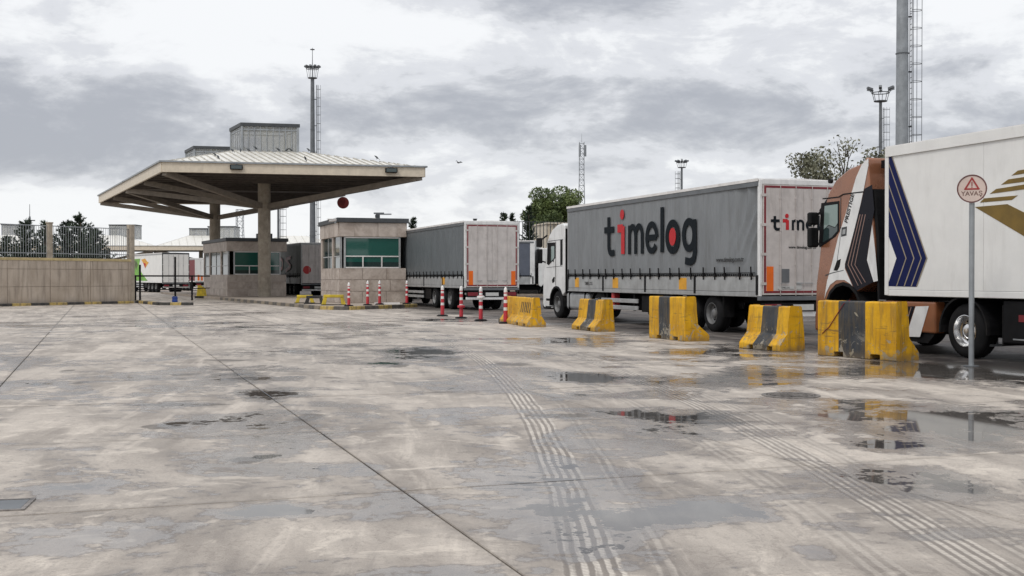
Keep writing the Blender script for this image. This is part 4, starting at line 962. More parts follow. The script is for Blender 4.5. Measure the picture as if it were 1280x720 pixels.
        if s in markers:
            xx=a+.10 if s==0 else b-.30; part('orange_marker',MB().box(xx,xx+.20,-.030,-.0245,zr+.10,zr+.72),M['orange'],d)
    # rear lights, bumper, plate
    part('light_bar',MB().box(.10,W-.10,.0,.10,zr-.42,zr-.20),M['black'],root,bev=.01)
    for xx in(.14,W-.62): part('tail_light',MB().box(xx,xx+.48,-.025,.0,zr-.39,zr-.23),M['maroon'],root,bev=.01)
    part('number_plate',MB().box(W/2-.30,W/2+.30,-.02,-.001,zr-.39,zr-.24),M['plate'],root)
    part('underrun_bumper',MB().box(.08,W-.08,.02,.14,.48,.60),M['white'],root,bev=.015)
    for xx in(.5,W-.6): part('bumper_bracket',MB().box(xx,xx+.1,.06,.12,.60,.85),M['chassis'],root)
    chassis(root,W,.15,L-.2)
    for ya in axles:
        wheel(root,.08,ya); wheel(root,W-.08,ya,flip=True)
        part('axle',MB().cyl((.4,ya,.505),(W-.4,ya,.505),.07,.07,8),M['chassis'],root)
    y0,y1=axles[0]-.62,axles[-1]+.62
    for xs in((.06,.40),(W-.40,W-.06)):
        part('mudguard',MB().box(xs[0],xs[1],y0,y1,1.03 if zr>1.05 else zr-.015-.012,1.045 if zr>1.05 else zr-.015).box(xs[0],xs[1],y0-.02,y0+.005,.42,.98),M['black'],root)
    part('tool_box',MB().box(.12,.60,y1+.15,y1+1.2,.42,.92),M['black'],root,bev=.02)
    part('air_tank_cluster',MB().box(.7,W-.7,y1+.1,L-2.9,.42,.80),M['chassis'],root,bev=.06)
    ld=L-2.6
    for xx in(.35,W-.47): part('landing_leg',MB().box(xx,xx+.12,ld,ld+.12,.28,.95).box(xx-.08,xx+.2,ld-.08,ld+.2,.24,.28),M['galvd'],root)
    if guard:
        for xs in((.03,.08),(W-.08,W-.03)):
            for zz in(.46,.68): part('side_guard',MB().box(xs[0],xs[1],y1+1.3,ld-.3,zz,zz+.13),M['alu'],root,bev=.01)
            part('guard_post',MB().box(xs[0]+.052 if xs[0]<1 else xs[0]-.062,xs[1]+.06 if xs[0]<1 else xs[0]-.002,y1+1.6,y1+1.7,.44,.95).box(xs[0]+.052 if xs[0]<1 else xs[0]-.062,xs[1]+.06 if xs[0]<1 else xs[0]-.002,ld-.7,ld-.6,.44,.95),M['chassis'],root)
LOWROOF=[(-2.15,3.34),(-1.95,3.42),(-1.45,3.38),(-.95,3.22),(-.60,3.0),(-.42,2.78),(-.10,1.70),(-.02,1.30),(0,.50),(-.10,.36),(-.80,.36)]
def tractor(root,yf,W=2.5,mat_='white',wb=3.7,yw=-1.38,prof=LOWROOF,tank_m='alu',shiny=False,acc='black',x0=.03):
    c=cab(root,yf,prof,yw,M[mat_],W,x0,acc=acc,rear=-2.15)
    ys=yf+yw
    for sx,fl in((x0+.04,False),(x0+W-.10,True)):
        wheel(root,sx,ys,shiny,fl); wheel(root,sx,ys-wb,shiny,fl)
    part('chassis_frame',MB().box(x0+.7,x0+.85,ys-wb-.8,yf-.4,.62,.86).box(x0+W-.85,x0+W-.7,ys-wb-.8,yf-.4,.62,.86).box(x0+.85,x0+W-.85,ys-wb-.6,ys-wb+.7,.7,.98),M['chassis'],root)
    part('fuel_tank',MB().box(x0+.06,x0+.66,ys-wb+.95,ys-.75,.34,.95),M[tank_m],root,bev=.12,seg=4,smooth=30)
    part('tank_strap',MB().box(x0+.045,x0+.67,ys-wb+1.2,ys-wb+1.25,.33,.96).box(x0+.045,x0+.67,ys-1.1,ys-1.05,.33,.96),M['black'],root)
    for sx in((x0+.02,x0+.6),(x0+W-.66,x0+W-.08)):
        a=[(ys-wb+.60*math.cos(t),.505+.60*math.sin(t)) for t in [R(15+150*i/10) for i in range(11)]]; b=[(ys-wb+.575*math.cos(t),.505+.575*math.sin(t)) for t in [R(165-150*i/10) for i in range(11)]]
        part('mudguard',MB().prism(a+b,sx[0],sx[1],'x'),M['black'],root)
    part('rear_wall_gear',MB().box(x0+.3,x0+W-.4,yf-2.32,yf-2.20,1.0,2.1),M['chassis'],c,bev=.03); part('gap_shade_panel',MB().box(x0+.03,x0+W-.09,yf-2.20,yf-2.14,.9,3.22),M['chassis'],c)  # full-width black panel puts the shade of the cab gap into colour
    return c
def trace(root_v,u0,pts,yoff=0): return [ (lambda q:(q[0]-root_v,q[1]))(side(px,py,u0)) for px,py in pts]
def decal(parent,name,pts_px,root_v,u0,x,mat_,th=.004,label=None):
    o=part(name,MB().prism(trace(root_v,u0,pts_px),x-th,x,'x'),mat_,parent)
    if label: o['label']=label
    return o
def mirrors(c,x0,yf,W,z=(1.95,2.75),big=True):
    for s in(0,1):
        xx=x0-.30 if s==0 else x0+W-.06+.08
        m=part('mirror',MB().box(xx,xx+.22,yf-.20,yf-.04,z[0],z[0]+(z[1]-z[0])*.56).box(xx,xx+.22,yf-.20,yf-.04,z[0]+(z[1]-z[0])*.64,z[1]),M['black'],c,bev=.04,seg=3)
        xa,xb=(xx+.15,x0+.06) if s==0 else (xx+.05,x0+W-.1)
        part('mirror_arm',MB().bar((xa,yf-.12,z[0]+.10),(xb,yf-.30,z[0]+.02),.05).bar((xa,yf-.12,z[1]-.1),(xb,yf-.30,z[1]+.10),.05),M['black'],m)
# ================================================================== 1. lettered grey truck
u1,v1=15.6,25.35; LT=12.75
x,y=UV(u1,v1)
tl=thing('articulated_truck','white cab articulated truck whose grey curtain trailer carries large timelog lettering','truck',(x,y,0),TH)
bd=[.12]+sorted(side(p,360,u1)[0]-v1 for p in(945,868.7,806.6,754))[1:]+[LT-.1]
am=[tuple(sorted((side(a,356,u1)[0]-v1,side(b,356,u1)[0]-v1))) for a,b in((849,858.5),(766,773),(719,724))]
bd=sorted(bd)
trailer_body(tl,2.55,LT,4.0,'curtain',M['curtain'],M['doorwhite'],boards=bd,amber=am)
fn=lambda a,b,h:(-.0195-h,a,b)
bx=[(756,769),(771.5,784),(785.5,805.5),(807,823.5),(825,831.5),(832,851),(853,872.3)]
bxs=[(side(a,300,u1)[0]-v1,side(b,300,u1)[0]-v1) for a,b in bx]
wm=part('lettering',MB().box(-.025,-.0245,5.0,5.001,2.4,2.401),M['curtain'],tl)
wordmark(wm,bxs,2.20,.95,fn,.205,3.47)
text_part('www.timelog.com.tr',.17,M['lblack'],tl,mleft(-.022,side(896,325,u1)[0]-v1,1.90),bold=.004)
text_part('TIMELOG',.16,M['lblack'],tl,mleft(-.008,side(731,354,u1)[0]-v1,1.22),bold=.003)
# the same word on the rear doors
fr_=lambda a,b,h:(a,-.0262-h,b)
w0=.30; k_=1.72/(bxs[-1][1]-bxs[0][0]) if False else None
sc=2.12/(bxs[0][0]-bxs[-1][1]); rb=[(w0+(bxs[0][0]-a)*sc,w0+(bxs[0][0]-b)*sc) for a,b in bxs]
wr_=part('lettering',MB().box(.3,.301,-.0265,-.026,2.9,2.901),M['doorwhite'],tl); wordmark(wr_,rb,2.68,.27,fr_,.072,3.04)
text_part('www.timelog.com.tr',.10,M['lblack'],tl,mrear(.82,-.027,2.22),bold=.002)
part('vent_grille',MB().box(.62,.84,-.034,-.0245,1.36,1.70),M['galvd'],tl,bev=.004)
part('rating_strip',MB().box(.50,.98,-.032,-.0245,1.19,1.26),M['plate'],tl); text_part('TIMELOG',.06,M['lblack'],tl,mrear(.60,-.0325,1.205))
part('speed_disc',MB().lathe([(.10,-.033),(.10,-.0245)],c=(1.12,0,1.27),ax='y',n=18),M['plate'],tl)
yf=side(678,360,u1)[0]-v1+.02
tc=tractor(tl,yf)
mirrors(tc,.03,yf,2.5,(2.0,2.95))
RV=v1
decal(tc,'side_window',[(683.6,303.5),(693.2,303.0),(693.2,322.5),(690.5,325.5),(685.0,331.5),(683.0,330)],RV,u1,.026,M['black'])
decal(tc,'window_glass',[(688.2,308),(692.2,307.5),(692.2,322),(688.2,327)],RV,u1,.021,M['cabglassl'])
decal(tc,'door_seam',[(693.6,302),(694.0,302),(694.0,357),(693.6,357)],RV,u1,.026,M['black'])
decal(tc,'rear_quarter_panel',[(699.5,300),(702.3,299.5),(702.3,331),(699.5,332)],RV,u1,.026,M['black'])
decal(tc,'body_seam',[(682.5,334),(702.5,332.2),(702.5,332.7),(682.5,334.6)],RV,u1,.0262,M['galvd'])
decal(tc,'door_handle',[(689.2,350),(691.5,346),(692.6,346.5),(692.2,352),(690.0,354)],RV,u1,.024,M['black'])
decal(tc,'roof_seam',[(684.5,301.2),(703,298.8),(703,299.5),(684.5,302)],RV,u1,.0262,M['galvd'])
part('side_emblem',MB().box(.018,.026,yf-1.12,yf-1.02,2.05,2.55),M['charcoal'],tc)
for s in(.03,.45): pass
part('step',MB().box(.0,.35,yf-.78,yf-.35,.34,.42).box(.02,.35,yf-.78,yf-.35,.62,.70),M['black'],tc)
# red extinguisher case and side guard
y0_=side(763.5,380,u1)[0]-v1
part('extinguisher_case',MB().box(.05,.30,y0_-.10,y0_+.10,.42,1.0),M['red'],tl,bev=.05,seg=3,smooth=30)
# ================================================================== 2. plain grey truck beside the booth
u2,v2=15.15,48.9
x,y=UV(u2,v2)
g=thing('articulated_truck','plain dark grey curtain sided truck with pale rear doors beside the pale booth','truck',(x,y,0),TH)
trailer_body(g,2.55,13.6,4.0,'curtain',M['curtain2'],M['doorwhite'],boards=4,amber=[(3.1,3.6)],markers=(0,1),fold=False)
tractor(g,16.1)
# ================================================================== 3. dark green truck behind the column
xx=(376.5-640)/F*84
g=thing('articulated_truck','dim dark green truck with red side lettering, seen between thick column and pale booth','truck',(xx,84,0),R(24))
trailer_body(g,2.55,13.6,4.0,'curtain',M['curtain4'],M['doorwhite'],boards=4,tape=False,markers=(),frame_m='alu',fold=False)
fn3=lambda a,b,h:(-.03-h,a,b)
for i,st in enumerate([[(0,0),(.25,1),(.5,0)],[(.1,.4),(.4,.4)],[(.7,0),(.7,1),(1.05,.75),(1.05,.25),(.7,0)],[(1.9,.95),(1.4,.85),(1.9,.3),(1.4,0)]]):
    mb=MB(); pts=[Vector((9.2-p[0]*3.2,1.95+p[1]*1.05)) for p in st]
    for a,b in zip(pts,pts[1:]):
        d=(b-a).normalized(); n=Vector((-d.y,d.x))*.13; q=[a+n,b+n,b-n,a-n]; mb.add([fn3(p.x,p.y,0) for p in q]+[fn3(p.x,p.y,.003+.0005*len(mb.v)) for p in q],[(4,5,6,7),(0,1,5,4),(1,2,6,5),(2,3,7,6),(3,0,4,7)])
    part('lettering',mb,M['red'],g)
part('red_emblem',MB().lathe([(.30,-.035),(.30,-.026)],c=(.42,0,2.0),ax='y',n=20),M['red'],g)
tractor(g,16.1)
# ================================================================== 4. slate truck crossing behind
th4=R(-102); ca,sa=math.cos(th4),math.sin(th4); fx_,fy_=(668-640)/F*77,77.0
rx=fx_-2.55*ca-13.6*(-sa); ry=fy_-2.55*sa-13.6*ca
g=thing('articulated_truck','white cab truck with slate blue grey curtain half hidden behind the lettered truck, facing right','truck',(rx,ry,0),th4)
trailer_body(g,2.55,13.6,3.95,'curtain',M['curtain3'],M['doorwhite'],boards=4,fold=False,markers=())
c4_=tractor(g,16.0); part('front_corner',MB().box(2.40,2.56,13.3,13.62,1.0,3.9),M['white'],g,bev=.03); mirrors(c4_,.03,16.0,2.5,(2.0,2.9))
part('side_window',MB().box(2.468,2.476,14.9,15.75,2.05,2.8),M['cabglass'],c4_); 
# ================================================================== 5-6. parked refrigerated trailers beyond the wall
xr=(203-640)/F*109
g=thing('refrigerated_truck','white refrigerated truck with green leafy side print parked beyond the black railing','truck',(xr,109,0),R(32))
trailer_body(g,2.55,13.4,3.8,'box',M['boxwhite'],M['boxwhite'],zr=.98,tape=False,markers=(),frame_m='charcoal',boards=6)
fnL=lambda pts:[(a,b) for a,b in pts]
part('green_print',MB().prism([(5.2,1.1),(10.2,1.1),(13.2,1.6),(13.2,3.3),(8.0,3.3),(8.6,2.5),(7.3,1.8)],-.006,-.001,'x'),M['greenp'],g)
part('leaf_print',MB().prism([(9.6,2.2),(10.6,2.9),(9.9,3.2),(8.9,2.7)],-.012,-.007,'x'),M['leafd'],g)
part('flower_print',MB().prism([(6.0,2.4),(7.6,3.2),(6.2,3.3),(5.4,3.0),(4.8,2.9)],-.012,-.007,'x'),M['amber'],g)
part('flower_print',MB().prism([(6.1,2.3),(6.9,2.9),(5.9,2.8)],-.016,-.0125,'x'),M['lred'],g)
tractor(g,15.9)
xr=(244-640)/F*122
g=thing('refrigerated_truck','white backed maroon sided truck parked right of the green printed one','truck',(xr,122,0),R(31))
trailer_body(g,2.5,12.6,3.5,'box',M['maroon'],M['boxwhite'],zr=1.0,tape=False,markers=(),frame_m='boxwhite',boards=6)
for i in range(3): part('orange_marker',MB().box(.25+i*.35,.45+i*.35,-.034,-.0235,1.1,1.7-.1*i),M['orange'],g)
tractor(g,15.1)
# ================================================================== 7. copper cab truck at the right
u7=14.9; v_front=side(1107,300,u7)[0]; L7=13.6; v7=v_front-L7
x,y=UV(u7,v7)
o7=thing('articulated_truck','copper and white cab truck pulling a white box trailer with navy chevron and gold stripes','truck',(x,y,0),TH)
trailer_body(o7,2.6,L7,4.13,'box',M['boxwhite'],M['boxwhite'],zr=1.17,tape=False,markers=(0,1),frame_m='boxwhite',boards=5,axles=(2.3,3.6,4.9),guard=False)
part('top_rail_white',MB().box(-.035,-.021,.1,L7-.03,3.90,4.10),M['boxwhite'],o7,bev=.004)
part('corner_post',MB().box(-.022,.1,L7-.10,L7+.012,1.13,4.08),M['boxwhite'],o7,bev=.012)
part('landing_gear_case',MB().box(.1,.7,L7-4.6,L7-3.2,.35,1.0),M['black'],o7,bev=.03)
RV=v7; X7=-.0015
ch=decal(o7,'navy_chevron',[(1108.2,196.8),(1114.8,195.8),(1158.7,322.8),(1146,358.6),(1109.5,357.6),(1120.8,322.8),(1108.2,288)],RV,u7,X7,M['navy'])
A1,B1_,C1_=(1108.2,196.8),(1120.8,322.8),(1109.5,357.6); A2,B2_,C2_=(1114.8,195.8),(1158.7,322.8),(1146,358.6)
for s in(.30,.56,.80,.985):
    # parallel to the outer edge
    bx_=1120.8+(1158.7-1120.8)*s; top=(bx_-43.9*(1-0),322.8-127); 
    if top[0]<1108.4: f_=(bx_-1108.4)/43.9; top=(1108.4,322.8-127*f_)
    bot=(1109.5+36.5*s,357.6+.8*s); w_=1.3
    decal(ch,'gold_line',[top,(top[0]+w_*.8,top[1]),(bx_+w_,322.8),(bot[0]+w_,bot[1]-.3),(bot[0],bot[1]-.3),(bx_,322.8)],RV,u7,X7-.0045,M['goldl'],th=.002)
for k_,q in enumerate([[(1264,219.5),(1272,213.3),(1306,207.5),(1306,213)],[(1251,231),(1260,224.3),(1306,217.5),(1306,224)],[(1237,242.5),(1244.8,236.3),(1306,226.5),(1300,234)],[(1224.7,253.3),(1229.8,248),(1272,244.3),(1264.6,250)],
    [(1218.4,258.8),(1259,255.2),(1310,280.5),(1310,313)]]):
    decal(o7,'gold_stripe',q,RV,u7,X7,M['gold'])
# cab
yc=side(1016.8,330,u7)[0]-v7
HR=[(-2.06,2.3),(-1.95,3.1),(-1.84,3.94),(-1.80,3.98),(-1.74,3.90),(-1.66,3.86),(-1.20,3.78),(-.75,3.58),(-.48,3.32),(-.34,3.02),(-.12,1.75),(-.03,1.30),(0,.50),(-.10,.34),(-.45,.34)]
c7=cab(o7,yc,HR,-1.04,M['copper'],2.5,.05,rear=-2.13,acc='copper',arch=.62,azc=.72,zr=1.17,zr2=1.44)
ys=yc-1.04
for sx,fl in((.09,False),(2.42,True)): wheel(o7,sx,ys,True,fl)
yd=side(1201,410,u7)[0]-v7
for sx,fl in((.10,False),(2.45,True)): wheel(o7,sx,yd,True,fl)
part('chassis_frame',MB().box(.75,.9,yd-.8,yc-.4,.62,.86).box(1.65,1.8,yd-.8,yc-.4,.62,.86).box(.9,1.65,yd-.7,yd+.7,.7,1.08).box(.4,2.1,yd+.8,ys-.7,.45,.9),M['chassis'],o7)
for sx in((.04,.62),(1.95,2.5)):
    a=[(yd+.64*math.cos(t),.505+.64*math.sin(t)) for t in [R(-5+190*i/14) for i in range(15)]]; b=[(yd+.60*math.cos(t),.505+.60*math.sin(t)) for t in [R(185-190*i/14) for i in range(15)]]
    part('mudguard',MB().prism(a+b,sx[0],sx[1],'x'),M['black'],o7)
XS=.046
decal(c7,'white_band',[(1077,206.2),(1085.3,198),(1085.3,207),(1080,235),(1075.5,256),(1068.5,285),(1062,310),(1056.3,330),(1056.3,336),(1062,349),(1068,363),(1063.5,355),(1056,350),(1046,350),(1038,356),(1033,366),(1030.8,374),(1034,352),(1040,330),(1048,296),(1056.5,270),(1064,243),(1070,222)],RV,u7+.05,XS,M['white'])
decal(c7,'dark_print',[(1080.5,236),(1090,231),(1093,262),(1089,285),(1083.5,325),(1092,352.5),(1069.5,364),(1056.6,334),(1057,329),(1063,309),(1069,284),(1076,256)],RV,u7+.05,XS,M['nightblue'])
for i,(a,b,c_) in enumerate([(1075,1060,1073),(1078,1064,1077.5),(1081.5,1068.5,1082)]):
    decal(c7,'fine_line',[(a,268),(a+.9,268),(b+.9,331),(c_+.6,357-i*2),(c_-.2,357-i*2),(b,331)],RV,u7+.05,XS-.0045,M['pink'],th=.002)
decal(c7,'white_rear_band',[(1090.3,281),(1094,312),(1097.6,351),(1092.4,352.3),(1084,325)],RV,u7+.05,XS,M['white'])
decal(c7,'side_window',[(1026.6,254),(1049,251.2),(1049,289),(1044,296),(1025,309.5),(1023.6,306)],RV,u7+.05,XS-.0005,M['black'])
decal(c7,'window_glass',[(1031,257.5),(1047.3,255.2),(1047.3,279),(1044,284),(1036,281),(1030,287)],RV,u7+.05,XS-.005,M['cabglassl'],th=.002)
decal(c7,'window_lower_glass',[(1030,288),(1036,282),(1044,285),(1047,281),(1047,288.5),(1040,296.5),(1029,303)],RV,u7+.05,XS-.005,M['cabglass'],th=.002)
decal(c7,'door_seam',[(1050.6,247),(1051.2,247),(1050.6,300),(1046,334),(1045.3,334),(1050,300)],RV,u7+.05,XS-.0012,M['charcoal'],th=.003)
decal(c7,'roof_seam',[(1028.5,247.8),(1048.5,245.6),(1054,242.2),(1065,240.8),(1080,239),(1080,240.6),(1065,242.2),(1054,243.8),(1048.5,247.2),(1028.5,249.4)],RV,u7+.05,XS-.0052,M['black'],th=.004)
decal(c7,'handle_recess',[(1042.5,338),(1046.5,326),(1051.5,323.5),(1050,333),(1047,338.5)],RV,u7+.05,XS-.005,M['black'],th=.003)
decal(c7,'lower_seam',[(1032,343.6),(1040,340.8),(1055,337.4),(1055,338.2),(1040,341.8),(1032,344.8)],RV,u7+.05,XS-.0052,M['charcoal'],th=.002)
decal(c7,'badge',[(1052.3,284.5),(1059,283),(1058.4,294.5),(1051.6,296)],RV,u7+.05,XS-.005,M['charcoal'],th=.002)
decal(c7,'badge_mark',[(1053.8,287),(1057.4,286.3),(1056.9,292.3),(1053.2,293.2)],RV,u7+.05,XS-.0075,M['alu'],th=.002)
vy,vz=side(1059.2,279.5,u7+.05); text_part('PRESTIGE',.155,M['lblack'],c7,mleft(XS-.0055,vy-RV,vz,R(68)),bold=.006)
vy,vz=side(1035.8,226.5,u7); part('roof_lamp',MB().lathe([(.05,-.02),(.05,.05)],c=(.03,vy-RV,vz),ax='x',n=12),M['black'],c7)
part('roof_visor',MB().prism([(yc-.50,3.10),(yc-.05,2.86),(yc-.02,2.98),(yc-.42,3.30)],.12,2.42,'x'),M['black'],c7,bev=.02)
mirrors(c7,.09,yc,2.5,(2.15,2.92))
part('side_extender',MB().box(2.36,2.42,yc-2.45,yc-2.02,3.25,3.68),M['copper'],c7); part('shaded_extender_top',MB().box(2.35,2.43,yc-2.45,yc-2.02,3.69,3.90),M['black'],c7); part('extender_edge',MB().box(2.33,2.43,yc-2.50,yc-2.455,1.3,3.85),M['black'],c7)  # extender top coloured black for the dark shading in the cab gap
part('side_extender',MB().box(2.36,2.42,yc-2.45,yc-2.16,1.3,3.245),M['black'],c7); part('gap_shade_panel',MB().prism([(yc-2.16,1.0),(yc-2.11,2.3),(yc-2.0,3.1),(yc-1.96,3.30),(yc-2.06,3.30),(yc-2.10,3.1),(yc-2.2,2.3),(yc-2.22,1.0)],.07,2.46,'x'),M['chassis'],c7); part('rear_roof_shade',MB().box(.3,2.3,yc-2.16,yc-1.96,3.74,3.90),M['black'],c7)  # black panels put the deep shade of the gap behind the cab into colour
part('air_hoses',MB().tube([(.9,yc-2.35,1.6),(1.0,yc-2.55,1.3),(1.0,yc-2.6,1.9),(1.1,L7+.02,1.7)],.03).tube([(1.2,yc-2.35,1.6),(1.3,yc-2.55,1.2),(1.3,L7+.02,1.7)],.03),M['red'],o7)
part('exhaust_stack',MB().box(1.6,2.2,yc-2.7,yc-2.35,1.0,2.2),M['chassis'],o7,bev=.04)
fy0,fy1=[side(p,400,u7)[0]-v7 for p in(1166,1100)]
fz=lambda py,px:side(px,py,u7)[1]
sf=part('side_fairing',MB().box(.06,.30,fy0,fy1,.42,1.02),M['copperd'],o7,bev=.03)
decal(sf,'white_band',[(1145,383),(1161.5,382.5),(1150.5,421.2),(1133,420.8)],RV,u7+.06,.056,M['white']); decal(sf,'dark_band',[(1126,383),(1144,382.8),(1132,420.6),(1110,419)],RV,u7+.06,.056,M['nightblue'])
for a in(1130,1134.5,1139): decal(sf,'fine_line',[(a,384),(a+1.1,384),(a-9,417),(a-10.2,417)],RV,u7+.06,.0515,M['pink'],th=.002)
part('fairing_skirt',MB().prism([(fy0+.05,.415),(fy1,.415),(fy1-.1,.26),(fy0+.25,.22)],.10,.34,'x'),M['black'],o7)
mf=part('mud_flap',MB().box(.08,.62,yd-.98,yd-.955,.28,1.0),M['black'],o7)
part('equipment_case',MB().box(.05,.9,yd-2.2,yd-1.0,.33,1.08),M['chassis'],o7,bev=.03)
part('equipment_case',MB().box(.05,1.2,yd-4.2,yd-2.3,.33,1.08),M['chassis'],o7,bev=.03)
part('drive_gear',MB().box(.85,1.75,yd-2.2,ys+.3,.36,.98),M['chassis'],o7,bev=.05)
part('red_label',MB().box(.044,.049,yd-1.62,yd-1.38,.72,.84),M['maroon'],o7); text_part('TRAILER',.12,M['galv'],o7,mleft(.045,yd-1.45,.60),bold=.004) if False else None
part('case_trim',MB().box(.044,.049,yd-1.95,yd-1.25,.40,.425),M['galv'],o7)
# ================================================================== concrete barriers
def barrier(corner,yaw,L,h,flip,label,bands,diag=False,sym=False,w=.60):
    """corner: near-left foot corner; long axis runs away at yaw; flip: flared side faces left"""
    t=thing('concrete_barrier',label,'barrier',(corner[0],corner[1],0),R(yaw))
    if sym: prof=lambda c:[(.0,c),(.0,.12),(.14,.36*h/1),(.19,h-.02),(.21,h),(w-.21,h),(w-.19,h-.02),(w-.14,.36*h),(w,.12),(w,c)]
    elif flip: prof=lambda c:[(.0,c),(.0,.12),(.19,.38*h),(.25,h-.02),(.27,h),(w-.09,h),(w-.07,h-.02),(w,.14),(w,c)]
    else: prof=lambda c:[(.0,c),(.0,h-.02),(.02,h),(.24,h),(.26,h-.02),(.31,.38*h),(w,.13),(w,c)]
    ys=sorted(set([0,L]+[b*L for b in bands]+[.20*L,.32*L,.66*L,.78*L])); body=[]
    for a,b in zip(ys,ys[1:]):
        m_=(a+b)/2/L; foot=.09 if (.20<m_<.32 or .66<m_<.78) else 0.0
        body.append((a,b,foot, bands and bands[0]<m_<bands[1]))
    mb=MB()
    # one closed shell: rings along the length
    for a,b,foot,blk in body:
        P=prof(foot); n=len(P); k=1 if blk else 0
        vs=[(p[0],a,p[1]) for p in P]+[(p[0],b,p[1]) for p in P]
        mb.add(vs,[(i,n+i,n+(i+1)%n,(i+1)%n) for i in range(n)],k)
    # ends and pocket cheeks
    P=prof(0.0); n=len(P)
    for y_ in(0,L): mb.add([(p[0],y_,p[1]) for p in P],[tuple(range(n))],0)
    for (a,b,f1,k1),(a2,b2,f2,k2) in zip(body,body[1:]):
        if f1!=f2: mb.add([(0,b,0),(w,b,0),(w,b,.09),(0,b,.09)],[(0,1,2,3)],0)
    me=mb.mesh('body',[M['by'],M['bk']]); bm=bmesh.new(); bm.from_mesh(me); bmesh.ops.remove_doubles(bm,verts=bm.verts,dist=.001)
    # rough cast edges: subdivide and nudge
    bmesh.ops.subdivide_edges(bm,edges=[e for e in bm.edges if e.calc_length()>.12],cuts=3,use_grid_fill=True)
    sd_=random.random()*50
    for v in bm.verts:
        n3=noise.noise_vector(v.co*5+Vector((sd_,0,0)))*.010; v.co+=Vector((n3.x,n3.y*.5,n3.z if v.co.z>.02 else 0))
    bm.to_mesh(me); bm.free()
    o=link('body',me,t); b=o.modifiers.new('bevel','BEVEL'); b.width=.018; b.segments=2; b.limit_method='ANGLE'; b.angle_limit=R(28)
    for p in me.polygons: p.use_smooth=False
    part('lifting_loop',MB().tube([(w*.45,L*.25,h-.03),(w*.45,L*.25,h+.02),(w*.45,L*.33,h+.02),(w*.45,L*.33,h-.03)],.012),M['galvd'],t)
    if diag:
        for i in range(6):
            y0=L*.17+i*L*.115; zf=lambda z:.14+(.05)*(z-.36*h)/(h-.36*h)
            z0,z1=.47*h,.84*h
            pts=[(zf(z0)-.004,y0+.11,z0),(zf(z0)-.004,y0+.03,z0),(zf(z1)-.004,y0-.04,z1),(zf(z1)-.004,y0+.04,z1)]
            part('diagonal_stripe',MB().add(pts+[(a+.003,b_,c_) for a,b_,c_ in pts],[(0,1,2,3),(7,6,5,4),(0,4,5,1),(1,5,6,2),(2,6,7,3),(3,7,4,0)]),M['kblack'],t)
    return t
def nc(corner,yaw): return corner
b5=barrier((6.82,20.55),30,1.93,1.05,False,'largest yellow barrier with wide scuffed black band, in front of the copper cab wheel',(.38,.72),w=.56)
b4=barrier((5.37,23.2),25,1.35,.90,True,'yellow barrier with black middle band sloping at its foot, second from the right',(.28,.66),w=.60)
b3=barrier((4.02,26.85),21.5,1.78,1.03,False,'flat faced yellow barrier with narrow black band in front of the trailer wheel',(.42,.72),w=.62)
b2=barrier((2.26,31.5),17,1.9,.87,True,'yellow barrier with dark grey band standing beside the white cab fuel tank',(.30,.62),w=.56)
b1=barrier((.47,34.5),14,1.8,.87,True,'orange yellow barrier with small slanting black stripes, leftmost of the barriers',None or (2,2.1),diag=True,sym=True,w=.55)
part('cable',MB().tube([(.10,1.2,1.06),(-.012,1.25,1.0),(-.012,1.62,.55),(-.012,1.80,.42)],.008,5),M['maroon'],b5)
# ================================================================== flexible posts
def bollard(px,py,label,Y=None,z=0,h=1.17,collar=0):
    Y=Y or EYE*F/(py-HOR); x=(px-640)/F*Y
    t=thing('traffic_post',label,'traffic post',(x,Y,z),random.uniform(0,3))
    part('base',MB().lathe([(.22,0),(.22,.03),(.16,.06),(.05,.07)],n=18),M['black'],t)
    r=lambda zz:.074-.02*zz/h
    segs=[(.06,.42,'redp'),(.42,.52,'whitep'),(.52,.66,'redp'),(.66,.76,'whitep'),(.76,.88,'redp'),(.88,.96,'whitep'),(.96,1.01,'redp')]
    for a,b,m in segs: part('band' if m=='whitep' else 'post_section',MB().cyl((0,0,a*h/1.17),(0,0,b*h/1.17),r(a),r(b),14),M[m],t,smooth=40)
    part('tip',MB().lathe([(.060,.0),(.058,.08),(.045,.13),(.02,.165),(.004,.175)],c=(0,0,1.0*h/1.17),n=14),M['whitep'],t,smooth=40)
    if collar:
        part('collar',MB().lathe([(.07,-.05),(.13,-.03),(.14,.0),(.13,.04),(.07,.06)],c=(0,0,collar),n=16),M['whitep' if collar>.6 else 'redp'],t,smooth=40)
    return t
bollard(553,395.3,'red and white traffic post furthest left of the four in front of the grey trailer')
bollard(576.5,398,'red and white traffic post with pinched middle, second from left before grey trailer',collar=.42)
bollard(601,401.2,'red and white traffic post with a wide white collar, third before the grey trailer',collar=.80)
bollard(632,404.5,'red and white traffic post nearest the stripe marked leftmost barrier')
bollard(436,0,'red and white traffic post at the left front corner of the pale booth',Y=53.2,z=.15,h=1.08)
bollard(459.5,0,'red and white traffic post left of the pair before the pale booth window',Y=55,z=.15)
bollard(474.5,0,'red and white traffic post right of the pair before the pale booth window',Y=56.2,z=.15)
bollard(508.5,0,'red and white traffic post between the pale booth and grey trailer',Y=57.3,z=.15)
x,y,_=at(484,380,56.4); t=tag(part('plank',MB().box(-.62,.62,-.06,.06,0,.10),M['whitep'],None,bev=.01,loc=(x,y,.15),rot=.15),'short white plank lying on the island before the pale booth','plank')
